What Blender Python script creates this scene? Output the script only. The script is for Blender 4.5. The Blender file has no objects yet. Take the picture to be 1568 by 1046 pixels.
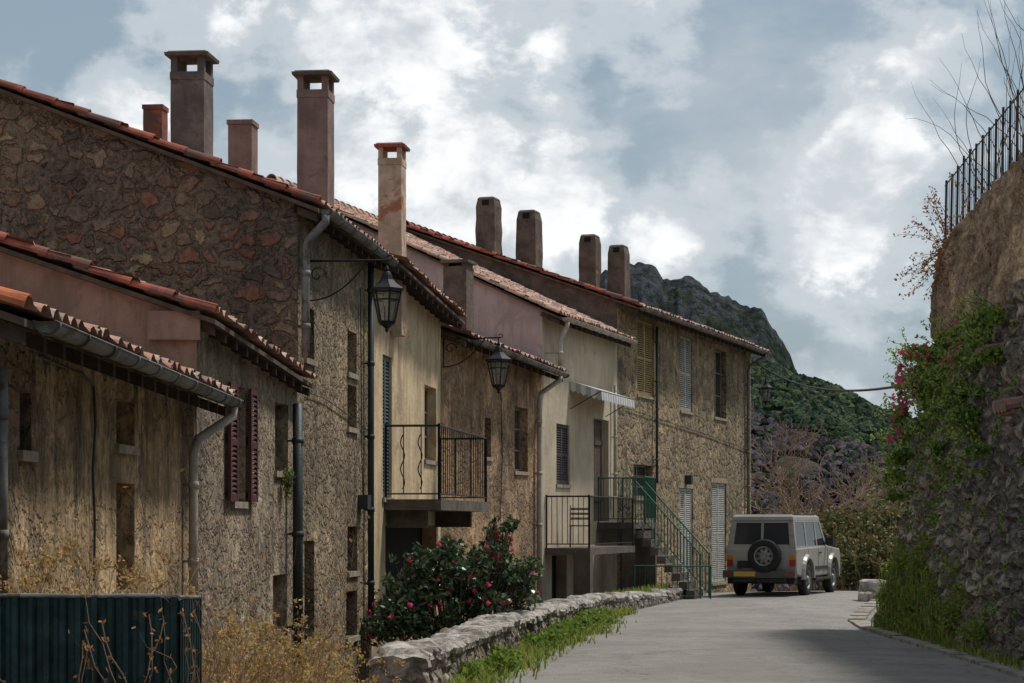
import bpy, math, random
from mathutils import Vector, noise, Matrix
random.seed(7)
R=random.Random(11)
F=3267.0
def W(u,v,d): return Vector(((u-784)/F*d, d, (800-v)/F*d))
def lerp(a,b,t): return a+(b-a)*t
def sm(t):
    t=max(0,min(1,t)); return t*t*(3-2*t)
def interp(pts,x):
    if x<=pts[0][0]: return pts[0][1]
    for i in range(len(pts)-1):
        if x<=pts[i+1][0]:
            a,b=pts[i],pts[i+1]; return lerp(a[1],b[1],(x-a[0])/(b[0]-a[0]))
    return pts[-1][1]
scene=bpy.context.scene
# ---------------------------------------------------------------- mesh builder
class MB:
    def __init__(s): s.v=[];s.f=[];s.m=[]
    def vert(s,p): s.v.append(tuple(p)); return len(s.v)-1
    def face(s,pts,mi=0):
        idx=[s.vert(p) for p in pts]; s.f.append(idx); s.m.append(mi)
    def fi(s,idx,mi=0): s.f.append(list(idx)); s.m.append(mi)
    def box(s,o,ex,ey,ez,mi=0):
        o=Vector(o);ex=Vector(ex);ey=Vector(ey);ez=Vector(ez)
        p=[o,o+ex,o+ex+ey,o+ey,o+ez,o+ex+ez,o+ex+ey+ez,o+ey+ez]
        b=len(s.v)
        for q in p: s.v.append(tuple(q))
        for f in ((0,3,2,1),(4,5,6,7),(0,1,5,4),(1,2,6,5),(2,3,7,6),(3,0,4,7)):
            s.f.append([b+i for i in f]); s.m.append(mi)
    def cbox(s,c,sx,sy,sz,mi=0):
        s.box((c[0]-sx/2,c[1]-sy/2,c[2]-sz/2),(sx,0,0),(0,sy,0),(0,0,sz),mi)
    def tube(s,pts,r,n=8,mi=0,cap=True):
        pts=[Vector(p) for p in pts]
        rs=r if isinstance(r,(list,tuple)) else [r]*len(pts)
        rings=[]
        up=None
        for i,p in enumerate(pts):
            if i==0: t=pts[1]-p
            elif i==len(pts)-1: t=p-pts[i-1]
            else: t=pts[i+1]-pts[i-1]
            if t.length<1e-9: t=Vector((0,0,1))
            t.normalize()
            if up is None:
                up=t.orthogonal().normalized()
            up=(up-t*up.dot(t))
            if up.length<1e-6: up=t.orthogonal()
            up.normalize()
            w=t.cross(up)
            b=len(s.v)
            for k in range(n):
                a=2*math.pi*k/n
                s.v.append(tuple(p+(up*math.cos(a)+w*math.sin(a))*rs[i]))
            rings.append(b)
        for i in range(len(rings)-1):
            a,b=rings[i],rings[i+1]
            for k in range(n):
                k2=(k+1)%n
                s.f.append([a+k,a+k2,b+k2,b+k]); s.m.append(mi)
        if cap:
            s.f.append([rings[0]+k for k in range(n)][::-1]); s.m.append(mi)
            s.f.append([rings[-1]+k for k in range(n)]); s.m.append(mi)
    def lathe(s,c,ax,prof,n=24,mi=0,off=0):
        c=Vector(c);ax=Vector(ax).normalized();u=ax.orthogonal().normalized();w=ax.cross(u)
        rings=[]
        for (r,a) in prof:
            b=len(s.v)
            for k in range(n):
                t=2*math.pi*k/n+off
                s.v.append(tuple(c+ax*a+(u*math.cos(t)+w*math.sin(t))*r))
            rings.append(b)
        for i in range(len(rings)-1):
            a,b=rings[i],rings[i+1]
            for k in range(n):
                k2=(k+1)%n
                s.f.append([a+k,a+k2,b+k2,b+k]); s.m.append(mi)
    def obj(s,name,mats,parent=None,smooth=False):
        me=bpy.data.meshes.new(name); me.from_pydata(s.v,[],s.f)
        for m in mats: me.materials.append(m)
        me.polygons.foreach_set('material_index',s.m)
        if smooth: me.polygons.foreach_set('use_smooth',[True]*len(s.f))
        me.update()
        o=bpy.data.objects.new(name,me); scene.collection.objects.link(o)
        if parent:
            o.parent=parent; o.matrix_parent_inverse=Matrix.Translation(-parent.location)
        return o
def empty(name,loc):
    e=bpy.data.objects.new(name,None); e.location=loc; e.empty_display_size=.5
    scene.collection.objects.link(e); return e
# ---------------------------------------------------------------- materials
def newmat(name):
    m=bpy.data.materials.new(name); m.use_nodes=True
    nt=m.node_tree; b=nt.nodes['Principled BSDF']
    return m,nt,b
def nd(nt,t,**kw):
    n=nt.nodes.new(t)
    for k,v in kw.items(): setattr(n,k,v)
    return n
def lk(nt,a,b): nt.links.new(a,b)
def mixc(nt,fac,a,b,blend='MIX'):
    n=nd(nt,'ShaderNodeMix',data_type='RGBA',blend_type=blend)
    for i,x in ((0,fac),(6,a),(7,b)):
        if isinstance(x,(int,float)): n.inputs[i].default_value=x
        elif isinstance(x,tuple): n.inputs[i].default_value=(x+(1,))[:4]
        else: lk(nt,x,n.inputs[i])
    return n.outputs[2]
def mth(nt,op,a,b=None,c=None,clamp=False):
    n=nd(nt,'ShaderNodeMath',operation=op); n.use_clamp=clamp
    for i,x in enumerate((a,b,c)):
        if x is None: continue
        if isinstance(x,(int,float)): n.inputs[i].default_value=x
        else: lk(nt,x,n.inputs[i])
    return n.outputs[0]
def mr(nt,x,a,b,c=0,d=1,smooth=True):
    n=nd(nt,'ShaderNodeMapRange'); n.interpolation_type='SMOOTHSTEP' if smooth else 'LINEAR'
    lk(nt,x,n.inputs[0])
    for i,v in enumerate((a,b,c,d)): n.inputs[i+1].default_value=v
    return n.outputs[0]
def noi(nt,vec,scale,detail=3,rough=.6,dist=0):
    n=nd(nt,'ShaderNodeTexNoise'); n.inputs['Scale'].default_value=scale
    n.inputs['Detail'].default_value=detail; n.inputs['Roughness'].default_value=rough
    n.inputs['Distortion'].default_value=dist
    if vec is not None: lk(nt,vec,n.inputs['Vector'])
    return n
def mapping(nt,vec,sc=(1,1,1),loc=(0,0,0)):
    n=nd(nt,'ShaderNodeMapping'); n.inputs['Scale'].default_value=sc; n.inputs['Location'].default_value=loc
    lk(nt,vec,n.inputs[0]); return n.outputs[0]
def bump(nt,h,strength,dist,bs,prev=None):
    n=nd(nt,'ShaderNodeBump'); n.inputs['Strength'].default_value=strength; n.inputs['Distance'].default_value=dist
    lk(nt,h,n.inputs['Height'])
    if prev is not None: lk(nt,prev,n.inputs['Normal'])
    if bs is not None: lk(nt,n.outputs[0],bs.inputs['Normal'])
    return n.outputs[0]
def ramp(nt,x,stops):
    n=nd(nt,'ShaderNodeValToRGB'); cr=n.color_ramp
    while len(cr.elements)<len(stops): cr.elements.new(.5)
    for e,(p,c) in zip(cr.elements,stops): e.position=p; e.color=(c+(1,))[:4]
    lk(nt,x,n.inputs[0]); return n.outputs[0]
def mul(c,k): return tuple(min(1,x*k) for x in c)
def mk(name,col,rough=.75,metal=0,var=.3,vs=3,bs=40,bd=.006,streak=.0,alpha=1,spec=.3,dirt=None,damt=.45):
    m,nt,b=newmat(name)
    tc=nd(nt,'ShaderNodeTexCoord').outputs['Object']
    n1=noi(nt,tc,vs,4,.65).outputs[0]
    c=mixc(nt,mr(nt,n1,.3,.7),mul(col,1-var),mul(col,1+var))
    if streak>0:
        n2=noi(nt,mapping(nt,tc,(3,3,.35)),2.2,4,.7).outputs[0]
        c=mixc(nt,mth(nt,'MULTIPLY',mr(nt,n2,.45,.72),streak),c,mul(col,.35))
    if dirt:
        n3=noi(nt,tc,vs*.6,6,.75,.6).outputs[0]
        c=mixc(nt,mr(nt,n3,1-damt,1-damt+.1),c,dirt)
    lk(nt,c,b.inputs['Base Color'])
    b.inputs['Roughness'].default_value=rough; b.inputs['Metallic'].default_value=metal
    b.inputs['Specular IOR Level'].default_value=spec; b.inputs['Alpha'].default_value=alpha
    if bd>.003: bump(nt,noi(nt,tc,bs,4,.7).outputs[0],.6,bd,b)
    return m
def stone(name,sc,cols,mortar,mw=.12,bd=.03,pl=None,pamt=.5,psc=.8,dist=.05,zst=1.35,streak=.35,lump=.5,crack=.5,cover=.5):
    m,nt,b=newmat(name)
    tc=nd(nt,'ShaderNodeTexCoord').outputs['Object']
    nz=noi(nt,tc,5,3,.7)
    off=nd(nt,'ShaderNodeVectorMath',operation='MULTIPLY_ADD')
    lk(nt,nz.outputs[1],off.inputs[0]); off.inputs[1].default_value=(dist*7,)*3
    lk(nt,mapping(nt,tc,(1,1,zst)),off.inputs[2])
    def vor(scale,feat='F1'):
        v=nd(nt,'ShaderNodeTexVoronoi',feature=feat); v.inputs['Scale'].default_value=scale
        lk(nt,off.outputs[0],v.inputs['Vector']); return v
    v1=vor(sc); ve=vor(sc,'DISTANCE_TO_EDGE')
    sp1=nd(nt,'ShaderNodeSeparateColor'); lk(nt,v1.outputs['Color'],sp1.inputs[0])
    n=len(cols)
    st=[(i/(n-1),c) for i,c in enumerate(cols)]
    col=ramp(nt,sp1.outputs[0],st)
    fine=noi(nt,tc,13,5,.75).outputs[0]
    cell2=sp1.outputs[1]
    ed=mth(nt,'ADD',ve.outputs['Distance'],mth(nt,'MULTIPLY',mth(nt,'SUBTRACT',nz.outputs[0],.5),.2))
    ed=mth(nt,'SUBTRACT',ed,mth(nt,'MULTIPLY',mr(nt,cell2,1-cover,1.0),.16))
    e=mr(nt,ed,mw*.1,mw*1.3)
    col=mixc(nt,1.0,col,ramp(nt,fine,[(.25,(.45,.45,.45)),(.7,(1.35,1.3,1.25))]),'MULTIPLY')
    mo=mixc(nt,mr(nt,fine,.3,.7),mul(mortar,.55),mul(mortar,1.3))
    col=mixc(nt,e,mo,col)
    med=noi(nt,mapping(nt,tc,(1,1,.7)),4.2,4,.7).outputs[0]
    hgt=mth(nt,'ADD',mth(nt,'MULTIPLY',e,crack),mth(nt,'MULTIPLY',fine,.55))
    hgt=mth(nt,'ADD',hgt,mth(nt,'MULTIPLY',med,lump*2))
    if pl:
        pn=noi(nt,tc,psc,6,.7,.5).outputs[0]
        t0=.5+(.5-pamt)*.5
        mask=mr(nt,pn,t0-.035,t0+.035)
        pc=mixc(nt,mr(nt,noi(nt,tc,1.3,5,.75).outputs[0],.38,.62),mul(pl,.6),mul(pl,1.3))
        pc=mixc(nt,mr(nt,fine,.42,.68),pc,mul(pl,.5))
        col=mixc(nt,mask,col,pc)
        hgt=mth(nt,'ADD',mth(nt,'MULTIPLY',hgt,mth(nt,'SUBTRACT',1.0,mth(nt,'MULTIPLY',mask,.72))),mth(nt,'MULTIPLY',mask,.9))
    if streak:
        sn=noi(nt,mapping(nt,tc,(2.4,2.4,.5)),1.6,5,.75).outputs[0]
        col=mixc(nt,mth(nt,'MULTIPLY',mr(nt,sn,.48,.66),streak),col,(.05,.042,.034))
    lg=noi(nt,tc,.55,2,.5).outputs[0]
    col=mixc(nt,1.0,col,ramp(nt,lg,[(.3,(.68,.68,.71)),(.7,(1.2,1.15,1.08))]),'MULTIPLY')
    lk(nt,col,b.inputs['Base Color']); b.inputs['Roughness'].default_value=.92; b.inputs['Specular IOR Level'].default_value=.15
    bump(nt,hgt,1.0,bd,b)
    return m
def leafmat(name,col,rough=.5,spec=.4,trans=.25):
    m,nt,b=newmat(name)
    tc=nd(nt,'ShaderNodeTexCoord').outputs['Object']
    n1=noi(nt,tc,9,1,.6).outputs[0]
    lk(nt,mixc(nt,mr(nt,n1,.3,.7),mul(col,.6),mul(col,1.45)),b.inputs['Base Color'])
    b.inputs['Roughness'].default_value=rough; b.inputs['Specular IOR Level'].default_value=spec
    t=nd(nt,'ShaderNodeBsdfTranslucent'); t.inputs[0].default_value=mul(col,1.5)+(1,)
    ms=nd(nt,'ShaderNodeMixShader'); ms.inputs[0].default_value=trans
    lk(nt,b.outputs[0],ms.inputs[1]); lk(nt,t.outputs[0],ms.inputs[2])
    lk(nt,ms.outputs[0],nt.nodes['Material Output'].inputs[0])
    return m
M={}
M['rubble']=stone('rubble_stone',4.2,[(.15,.11,.085),(.29,.22,.16),(.20,.15,.12),(.30,.155,.105),(.34,.27,.19),(.12,.10,.085),(.25,.19,.145),(.44,.35,.21)],(.21,.16,.12),mw=.14,bd=.07,dist=.04,streak=.3,pl=(.25,.19,.135),pamt=.08,psc=.9,cover=.3,crack=.85)
M['h0']=stone('weathered_ochre_plaster',4.2,[(.28,.21,.14),(.40,.31,.20),(.22,.16,.11)],(.30,.235,.16),bd=.06,pl=(.47,.345,.205),pamt=.58,psc=1.2,streak=.6,crack=.55)
M['h1']=stone('grey_brown_plaster',4.2,[(.27,.22,.165),(.40,.33,.25),(.21,.17,.13)],(.31,.255,.19),bd=.065,pl=(.41,.34,.25),pamt=.48,psc=1.2,streak=.6,lump=.6,crack=.6)
M['h2']=stone('ochre_rubble',4.4,[(.26,.21,.15),(.44,.365,.26),(.34,.245,.165),(.20,.165,.12),(.50,.40,.27)],(.37,.30,.205),mw=.14,bd=.075,pl=(.44,.345,.23),pamt=.32,psc=1.1,streak=.5,lump=.6,crack=.75,cover=.35)
M['h3']=mk('yellow_plaster',(.60,.46,.285),.9,var=.2,vs=1.6,bs=10,bd=.025,streak=.45,dirt=(.40,.29,.18),damt=.46)
M['h4']=stone('orange_brown_plaster',4.2,[(.28,.19,.125),(.42,.29,.18),(.24,.16,.11)],(.36,.25,.165),bd=.06,pl=(.49,.33,.20),pamt=.50,psc=1.2,streak=.5,crack=.55)
M['pinkg']=mk('pink_render',(.46,.35,.325),.9,var=.14,vs=1.2,bs=10,bd=.02,streak=.3,dirt=(.36,.275,.25),damt=.44)
M['h1g']=mk('dusty_pink_render',(.33,.215,.165),.92,var=.2,vs=1.5,bs=10,bd=.04,streak=.4,dirt=(.23,.16,.12),damt=.48)
M['h5']=mk('cream_render',(.52,.43,.31),.9,var=.14,vs=1.2,bs=10,bd=.02,streak=.4,dirt=(.38,.31,.22),damt=.44)
M['h6']=stone('far_house_stone',2.8,[(.26,.215,.155),(.50,.40,.26),(.38,.31,.21),(.20,.17,.13),(.56,.42,.26)],(.40,.32,.215),mw=.16,bd=.09,pl=(.54,.40,.24),pamt=.34,psc=.5,streak=.5,lump=.7,crack=.9,cover=.3)
M['rwall']=stone('dry_stone',2.6,[(.32,.30,.275),(.48,.43,.37),(.55,.47,.38),(.27,.25,.23),(.44,.35,.27),(.60,.54,.46)],(.22,.185,.15),mw=.16,bd=.10,streak=.2,zst=1.7,lump=.7,crack=.8,cover=.15)
M['rplast']=stone('brown_stucco_rubble',4.5,[(.38,.27,.18),(.46,.34,.23),(.30,.22,.16)],(.38,.275,.19),mw=.12,bd=.08,pl=(.44,.31,.20),pamt=.5,psc=1.3,streak=.5,lump=.6,crack=.5)
M['parap']=stone('parapet_stone',3.4,[(.25,.225,.20),(.38,.34,.30),(.46,.41,.36),(.29,.25,.20)],(.20,.175,.15),mw=.12,bd=.04,streak=.2)
M['parcap']=mk('parapet_cap',(.38,.345,.305),.95,var=.4,vs=5,bs=18,bd=.03,dirt=(.18,.155,.13),damt=.52)
TILES=[mk('roof_tile_%d'%i,c,.85,var=.3,vs=5,bs=50,bd=.005,dirt=d,damt=.5) for i,(c,d) in enumerate([((.38,.20,.14),(.20,.145,.12)),((.46,.28,.20),(.27,.21,.17)),((.30,.15,.11),(.15,.11,.10)),((.52,.37,.29),(.30,.24,.2))])]
M['rake']=mk('ridge_tile_red',(.29,.08,.05),.85,var=.4,vs=3,bs=40,bd=.006,dirt=(.13,.07,.055),damt=.5)
M['rakeo']=mk('ridge_tile_orange',(.46,.13,.05),.8,var=.3,vs=3,bs=40,bd=.006,dirt=(.2,.09,.06),damt=.42)
M['wooddk']=mk('dark_rafter_wood',(.07,.05,.037),.85,var=.3,vs=8)
M['soffit']=mk('soffit_boards',(.10,.07,.05),.9,var=.3,vs=6)
M['zinc']=mk('zinc_gutter',(.19,.19,.185),.65,metal=.2,var=.3,vs=5,dirt=(.11,.085,.065),damt=.5)
M['pipedk']=mk('dark_pipe',(.05,.055,.055),.5,metal=.3,var=.2)
M['pipelt']=mk('pale_pipe',(.42,.38,.33),.6,var=.2,vs=5,dirt=(.22,.13,.08),damt=.42)
M['redsh']=mk('oxblood_shutter_paint',(.085,.03,.028),.6,var=.3,vs=9)
M['greysh']=mk('pale_grey_shutter_paint',(.40,.38,.34),.6,var=.25,vs=7)
M['yelsh']=mk('ochre_shutter_paint',(.36,.25,.10),.6,var=.25,vs=7)
M['dksh']=mk('dark_shutter_paint',(.06,.045,.045),.6,var=.2,vs=7)
M['bluesh']=mk('slate_shutter_paint',(.09,.10,.11),.6,var=.2,vs=7)
M['frame']=mk('window_frame_wood',(.20,.165,.13),.6,var=.3,vs=9)
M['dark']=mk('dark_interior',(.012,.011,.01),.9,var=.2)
M['door']=mk('old_door_wood',(.09,.06,.04),.75,var=.35,vs=9)
M['iron']=mk('black_iron',(.02,.021,.022),.5,metal=.4,var=.3,vs=20,bd=.001)
M['green']=mk('green_painted_iron',(.03,.11,.075),.5,var=.3,vs=10,bd=.001)
M['concdk']=mk('stained_concrete',(.13,.105,.085),.9,var=.3,vs=3,bs=20,bd=.015,streak=.4)
M['sill']=mk('stone_sill',(.30,.25,.19),.9,var=.3,vs=6)
M['ch_grey']=mk('chimney_render',(.16,.125,.11),.92,var=.3,vs=2.5,bs=12,bd=.03,streak=.4,dirt=(.11,.09,.08),damt=.48)
M['ch_pink']=mk('chimney_pink_render',(.25,.165,.14),.92,var=.25,vs=2.5,bs=12,bd=.03,streak=.4,dirt=(.17,.12,.10),damt=.46)
M['ch_red']=mk('chimney_red_brick',(.28,.09,.055),.92,var=.35,vs=5,bs=25,bd=.01,dirt=(.11,.065,.055),damt=.55)
M['ch_cream']=mk('chimney_weathered_cream',(.52,.39,.29),.92,var=.25,vs=3,bs=12,bd=.03,streak=.25,dirt=(.36,.15,.09),damt=.48)
M['ch_brown']=mk('chimney_brown_render',(.13,.095,.075),.92,var=.35,vs=3,bs=9,bd=.05,dirt=(.22,.175,.135),damt=.42)
m,nt,b=newmat('window_glass'); b.inputs['Base Color'].default_value=(.03,.035,.04,1); b.inputs['Roughness'].default_value=.08; M['glass']=m
tc=nd(nt,'ShaderNodeTexCoord').outputs['Object']; bump(nt,noi(nt,tc,3,2,.5).outputs[0],.2,.01,b)
m,nt,b=newmat('lantern_glass'); b.inputs['Base Color'].default_value=(.5,.5,.45,1); b.inputs['Roughness'].default_value=.15; b.inputs['Alpha'].default_value=.3; M['lglass']=m
tc=nd(nt,'ShaderNodeTexCoord').outputs['Object']; lk(nt,mixc(nt,noi(nt,tc,12).outputs[0],(.2,.2,.18),(.45,.45,.4)),b.inputs['Base Color'])
# ---------------------------------------------------------------- houses
class House: pass
def mkhouse(name,A,B,ze,over,rake_uv,Wd,wall,gable,zb=-5.0):
    h=House(); h.A=Vector((A[0],A[1],0)); h.B=Vector((B[0],B[1],0))
    h.L=(h.B-h.A).length; h.d=(h.B-h.A)/h.L; h.n=Vector((h.d.y,-h.d.x,0))
    h.ze=ze; h.over=over; h.name=name; h.zb=zb
    h.e=empty(name,(A[0]-3,A[1]+h.L/2,zb)); h.mats=(wall,gable)
    E=h.A+h.n*over
    if rake_uv:
        k=(rake_uv[0]-784)/F
        q=(E.x-k*E.y)/(h.n.x-k*h.n.y); dd=E.y-h.n.y*q
        z=(800-rake_uv[1])/F*dd
        h.slope=(z-ze[0])/q; h.qr=q
    else: h.slope=.36
    h.W=Wd; h.ops=[]
    return h
def P(h,s,z,o=0): 
    v=h.A+h.d*s+h.n*o; return Vector((v.x,v.y,z))
def fs(h,u,o=0):
    k=(u-784)/F; a=h.A+h.n*o
    s=(k*a.y-a.x)/(h.d.x-k*h.d.y); return s,a.y+s*h.d.y
def fz(v,d): return (800-v)/F*d
def fbox(mb,h,s0,s1,z0,z1,o0,o1,mi=0):
    mb.box(P(h,s0,z0,o0),h.d*(s1-s0),h.n*(o1-o0),(0,0,z1-z0),mi)
def op(h,u0,v0,u1,v1,kind='w',sh='greysh',surround=False):
    s0,d0=fs(h,u0); s1,d1=fs(h,u1); dm=(d0+d1)/2
    h.ops.append((s0,s1,fz(v1,dm),fz(v0,dm),kind,sh,surround))
def louver(mb,h,s0,s1,z0,z1,o,mi):
    t=.035
    fbox(mb,h,s0,s0+.05,z0,z1,o,o+t,mi); fbox(mb,h,s1-.05,s1,z0,z1,o,o+t,mi)
    for z in (z0,(z0+z1)/2-.03,z1-.06): fbox(mb,h,s0+.05,s1-.05,z,z+.06,o+.002,o+t-.002,mi)
    n=int((z1-z0)/.055)
    for i in range(n):
        z=z0+.06+(z1-z0-.12)*i/n
        mb.box(P(h,s0+.05,z+.03,o+.004),h.d*(s1-s0-.1),h.n*.026+Vector((0,0,-.03)),(0,0,.012),mi)
def build_walls(h):
    mb=MB(); h_top=lambda s: lerp(h.ze[0],h.ze[1],s/h.L)+h.slope*h.over-.07
    ops=[o for o in h.ops]
    ss=sorted(set([0,h.L]+[x for o in ops for x in o[:2]])); zs=sorted(set([h.zb]+[x for o in ops for x in o[2:4]]))
    for i in range(len(ss)-1):
        a,b=ss[i],ss[i+1]
        for j in range(len(zs)):
            z0=zs[j]; last=(j==len(zs)-1)
            za=h_top(a) if last else zs[j+1]; zb_=h_top(b) if last else zs[j+1]
            mz=z0+.01 if last else (z0+zs[j+1])/2
            if any(o[0]-1e-6<=a and b<=o[1]+1e-6 and o[2]<mz<o[3] for o in ops): continue
            mb.face([P(h,a,z0),P(h,b,z0),P(h,b,zb_),P(h,a,za)],0)
    for (s0,s1,z0,z1,kind,sh,sr) in ops:
        dp=-.24
        q=[(s0,z0),(s1,z0),(s1,z1),(s0,z1)]
        for i in range(4):
            a,b=q[i],q[(i+1)%4]
            mb.face([P(h,a[0],a[1]),P(h,a[0],a[1],dp),P(h,b[0],b[1],dp),P(h,b[0],b[1])],0)
    w2=2*h.W
    for (s,zt) in ((0,h_top(0)),(h.L,h_top(h.L))):
        rise=h.slope*(h.W-h.over)
        mb.face([P(h,s,h.zb),P(h,s,zt),P(h,s,zt+rise,-(h.W-h.over)),P(h,s,zt,-w2+2*h.over),P(h,s,h.zb,-w2+2*h.over)],1)
    mb.face([P(h,0,h.zb,-w2+2*h.over),P(h,h.L,h.zb,-w2+2*h.over),P(h,h.L,h_top(h.L),-w2+2*h.over),P(h,0,h_top(0),-w2+2*h.over)],0)
    mb.obj('walls',[h.mats[0],h.mats[1]],h.e)
    mb=MB(); keys=['frame','glass','dark','door','sill','redsh','greysh','yelsh','dksh','bluesh']; K={k:i for i,k in enumerate(keys)}
    for (s0,s1,z0,z1,kind,sh,sr) in ops:
        mi=K[sh]; w=s1-s0
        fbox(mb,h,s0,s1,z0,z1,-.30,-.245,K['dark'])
        if kind!='d' and kind!='x': fbox(mb,h,s0-.05,s1+.05,z0-.07,z0-.002,-.1,.035,K['sill'])
        if sr: fbox(mb,h,s0-.10,s1+.10,z1+.002,z1+.14,-.1,.012,K['sill'])
        if kind in('w','so'):
            t=.05
            fbox(mb,h,s0,s1,z0,z0+t,-.2,-.15,0); fbox(mb,h,s0,s1,z1-t,z1,-.2,-.15,0)
            fbox(mb,h,s0,s0+t,z0+t,z1-t,-.2,-.15,0); fbox(mb,h,s1-t,s1,z0+t,z1-t,-.2,-.15,0)
            fbox(mb,h,(s0+s1)/2-.03,(s0+s1)/2+.03,z0+t,z1-t,-.198,-.148,0)
            for k in (1,2): 
                zz=lerp(z0,z1,k/3); fbox(mb,h,s0+t,s1-t,zz-.015,zz+.015,-.196,-.152,0)
            fbox(mb,h,s0+t,s1-t,z0+t,z1-t,-.18,-.172,K['glass'])
        if kind=='so':
            hw=w/2+.05
            louver(mb,h,s0-hw-.02,s0-.02,z0,z1,.03,mi); louver(mb,h,s1+.02,s1+hw+.02,z0,z1,.03,mi)
        if kind=='sc':
            louver(mb,h,s0+.01,(s0+s1)/2-.004,z0+.01,z1-.01,-.07,mi); louver(mb,h,(s0+s1)/2+.004,s1-.01,z0+.01,z1-.01,-.07,mi)
        if kind=='d':
            n=max(2,int(w/.14))
            for i in range(n):
                a=lerp(s0,s1,i/n); fbox(mb,h,a+.003,a+w/n-.003,z0,z1,-.2,-.165,K['door'])
            for z in (lerp(z0,z1,.2),lerp(z0,z1,.75)): fbox(mb,h,s0+.02,s1-.02,z,z+.1,-.164,-.14,K['door'])
    if ops: mb.obj('windows_and_doors',[M[k] for k in keys],h.e)
def build_roof(h,s_ext0=.12,s_ext1=.05,per=.2,rakemat=None,gutter=None,gmat='zinc',rafters=True):
    E0=P(h,-s_ext0,h.ze[0],h.over); E1=P(h,h.L+s_ext1,h.ze[1],h.over); L=(E1-E0).length
    dv=(E1-E0)/L; ns=8
    rr=random.Random(len(h.name)*7+int(h.L*10))
    for side in (0,1):
        mb=MB(); cols=int(L/per); per_=L/cols; course=.36; nc=int(h.W*math.hypot(1,h.slope)/course)+1
        jit=[[rr.uniform(-.018,.018) for c in range(nc)] for _ in range(cols+1)]
        grid=[]
        tot=cols*ns+1
        for c in range(nc):
            for e in (0,1):
                q=h.W*(c+e)/nc - (.0 if e==0 else -.02)
                if c==0 and e==0: q=-.05
                row=[]
                for i in range(tot):
                    s=i/ns*per_; col=int((i+ns/2)//ns)
                    z=.062*abs(math.cos(math.pi*i/ns))**.8+.04*(1-e)+jit[min(col,cols)][c]*(1 if abs(math.cos(math.pi*i/ns))>.4 else 0)
                    qq=q+(jit[min(col,cols)][c]*2.5 if e==0 else 0)
                    p=E0+dv*s
                    if side==0: pp=p-h.n*qq
                    else: pp=p-h.n*(2*h.W-qq)
                    wv=.03*noise.noise(Vector((s*.5,qq*.5,h.L)))
                    row.append(mb.vert((pp.x,pp.y,p.z+h.slope*qq+z+wv)))
                grid.append(row)
        for r in range(len(grid)-1):
            a,b=grid[r],grid[r+1]; c=r//2
            for i in range(tot-1):
                col=int((i+ns/2)//ns)
                mi=((col*31+c*17+side*7)*2654435761%1000003)%100
                mi=0 if mi<35 else 1 if mi<65 else 2 if mi<82 else 3
                mb.fi((a[i],a[i+1],b[i+1],b[i]) if side==0 else (a[i+1],a[i],b[i],b[i+1]),mi)
        mb.obj('roof_tiles',TILES,h.e,smooth=False)
    mb=MB()
    for side in (0,1):
        q0=E0 if side==0 else E0-h.n*2*h.W
        q1=E1 if side==0 else E1-h.n*2*h.W
        up=Vector((0,0,h.slope*h.W)); inn=(-h.n if side==0 else h.n)*h.W
        t=Vector((0,0,-.045)); a=q0+Vector((0,0,-.035)); b=q1+Vector((0,0,-.035))
        mb.face([a,b,b+inn+up,a+inn+up],0); mb.face([a+t,a+inn+up+t,b+inn+up+t,b+t],0)
        mb.face([a,a+t,b+t,b],0); mb.face([a,a+inn+up,a+inn+up+t,a+t],0); mb.face([b,b+t,b+inn+up+t,b+inn+up],0)
    if rafters:
        n=int(L/.5)
        for i in range(n+1):
            s=i/n*(h.L-.1); z=lerp(h.ze[0],h.ze[1],s/h.L)
            mb.box(P(h,s,z-.175,h.over-.04),h.d*.08,-h.n*(h.over)+Vector((0,0,h.slope*h.over)),(0,0,.09),1)
    mb.obj('roof_deck',[M['soffit'],M['wooddk']],h.e)
    mb=MB()
    def half(a,b,r0,r1,mi=0):
        a=Vector(a);b=Vector(b);t=(b-a).normalized(); w=t.cross(Vector((0,0,1))).normalized(); u=w.cross(t)
        n=8; bs=len(mb.v)
        for (p,r) in ((a,r0),(b,r1)):
            for k in range(n+1):
                an=math.pi*k/n; mb.v.append(tuple(p+w*math.cos(an)*r+u*math.sin(an)*r))
            for k in range(n+1):
                an=math.pi*(n-k)/n; mb.v.append(tuple(p+w*math.cos(an)*(r-.018)+u*math.sin(an)*(r-.018)))
        m=2*(n+1)
        for k in range(m): mb.fi((bs+k,bs+(k+1)%m,bs+m+(k+1)%m,bs+m+k),mi)
        mb.fi([bs+k for k in range(m)],mi); mb.fi([bs+m+k for k in range(m)][::-1],mi)
    sl=math.hypot(h.W,h.slope*h.W); n=int(sl/.40)
    if rakemat:
        for i in range(n):
            j=rr.uniform(-.012,.012)
            a=E0-h.n*(h.W*i/n)+Vector((0,0,h.slope*h.W*i/n+.03+j))+h.d*(.05+j)
            b=E0-h.n*(h.W*(i+1.12)/n)+Vector((0,0,h.slope*h.W*(i+1.12)/n+.012+j))+h.d*.05
            half(a,b,.082,.066,0)
    nr=int(L/.42)
    for i in range(nr):
        a=E0+dv*(L*i/nr)-h.n*h.W+Vector((0,0,h.slope*h.W+.05)); b=E0+dv*(L*(i+1.1)/nr)-h.n*h.W+Vector((0,0,h.slope*h.W+.03))
        half(a,b,.12,.1)
    mb.obj('ridge_and_rake_tiles',[rakemat or M['rake']],h.e)
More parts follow.
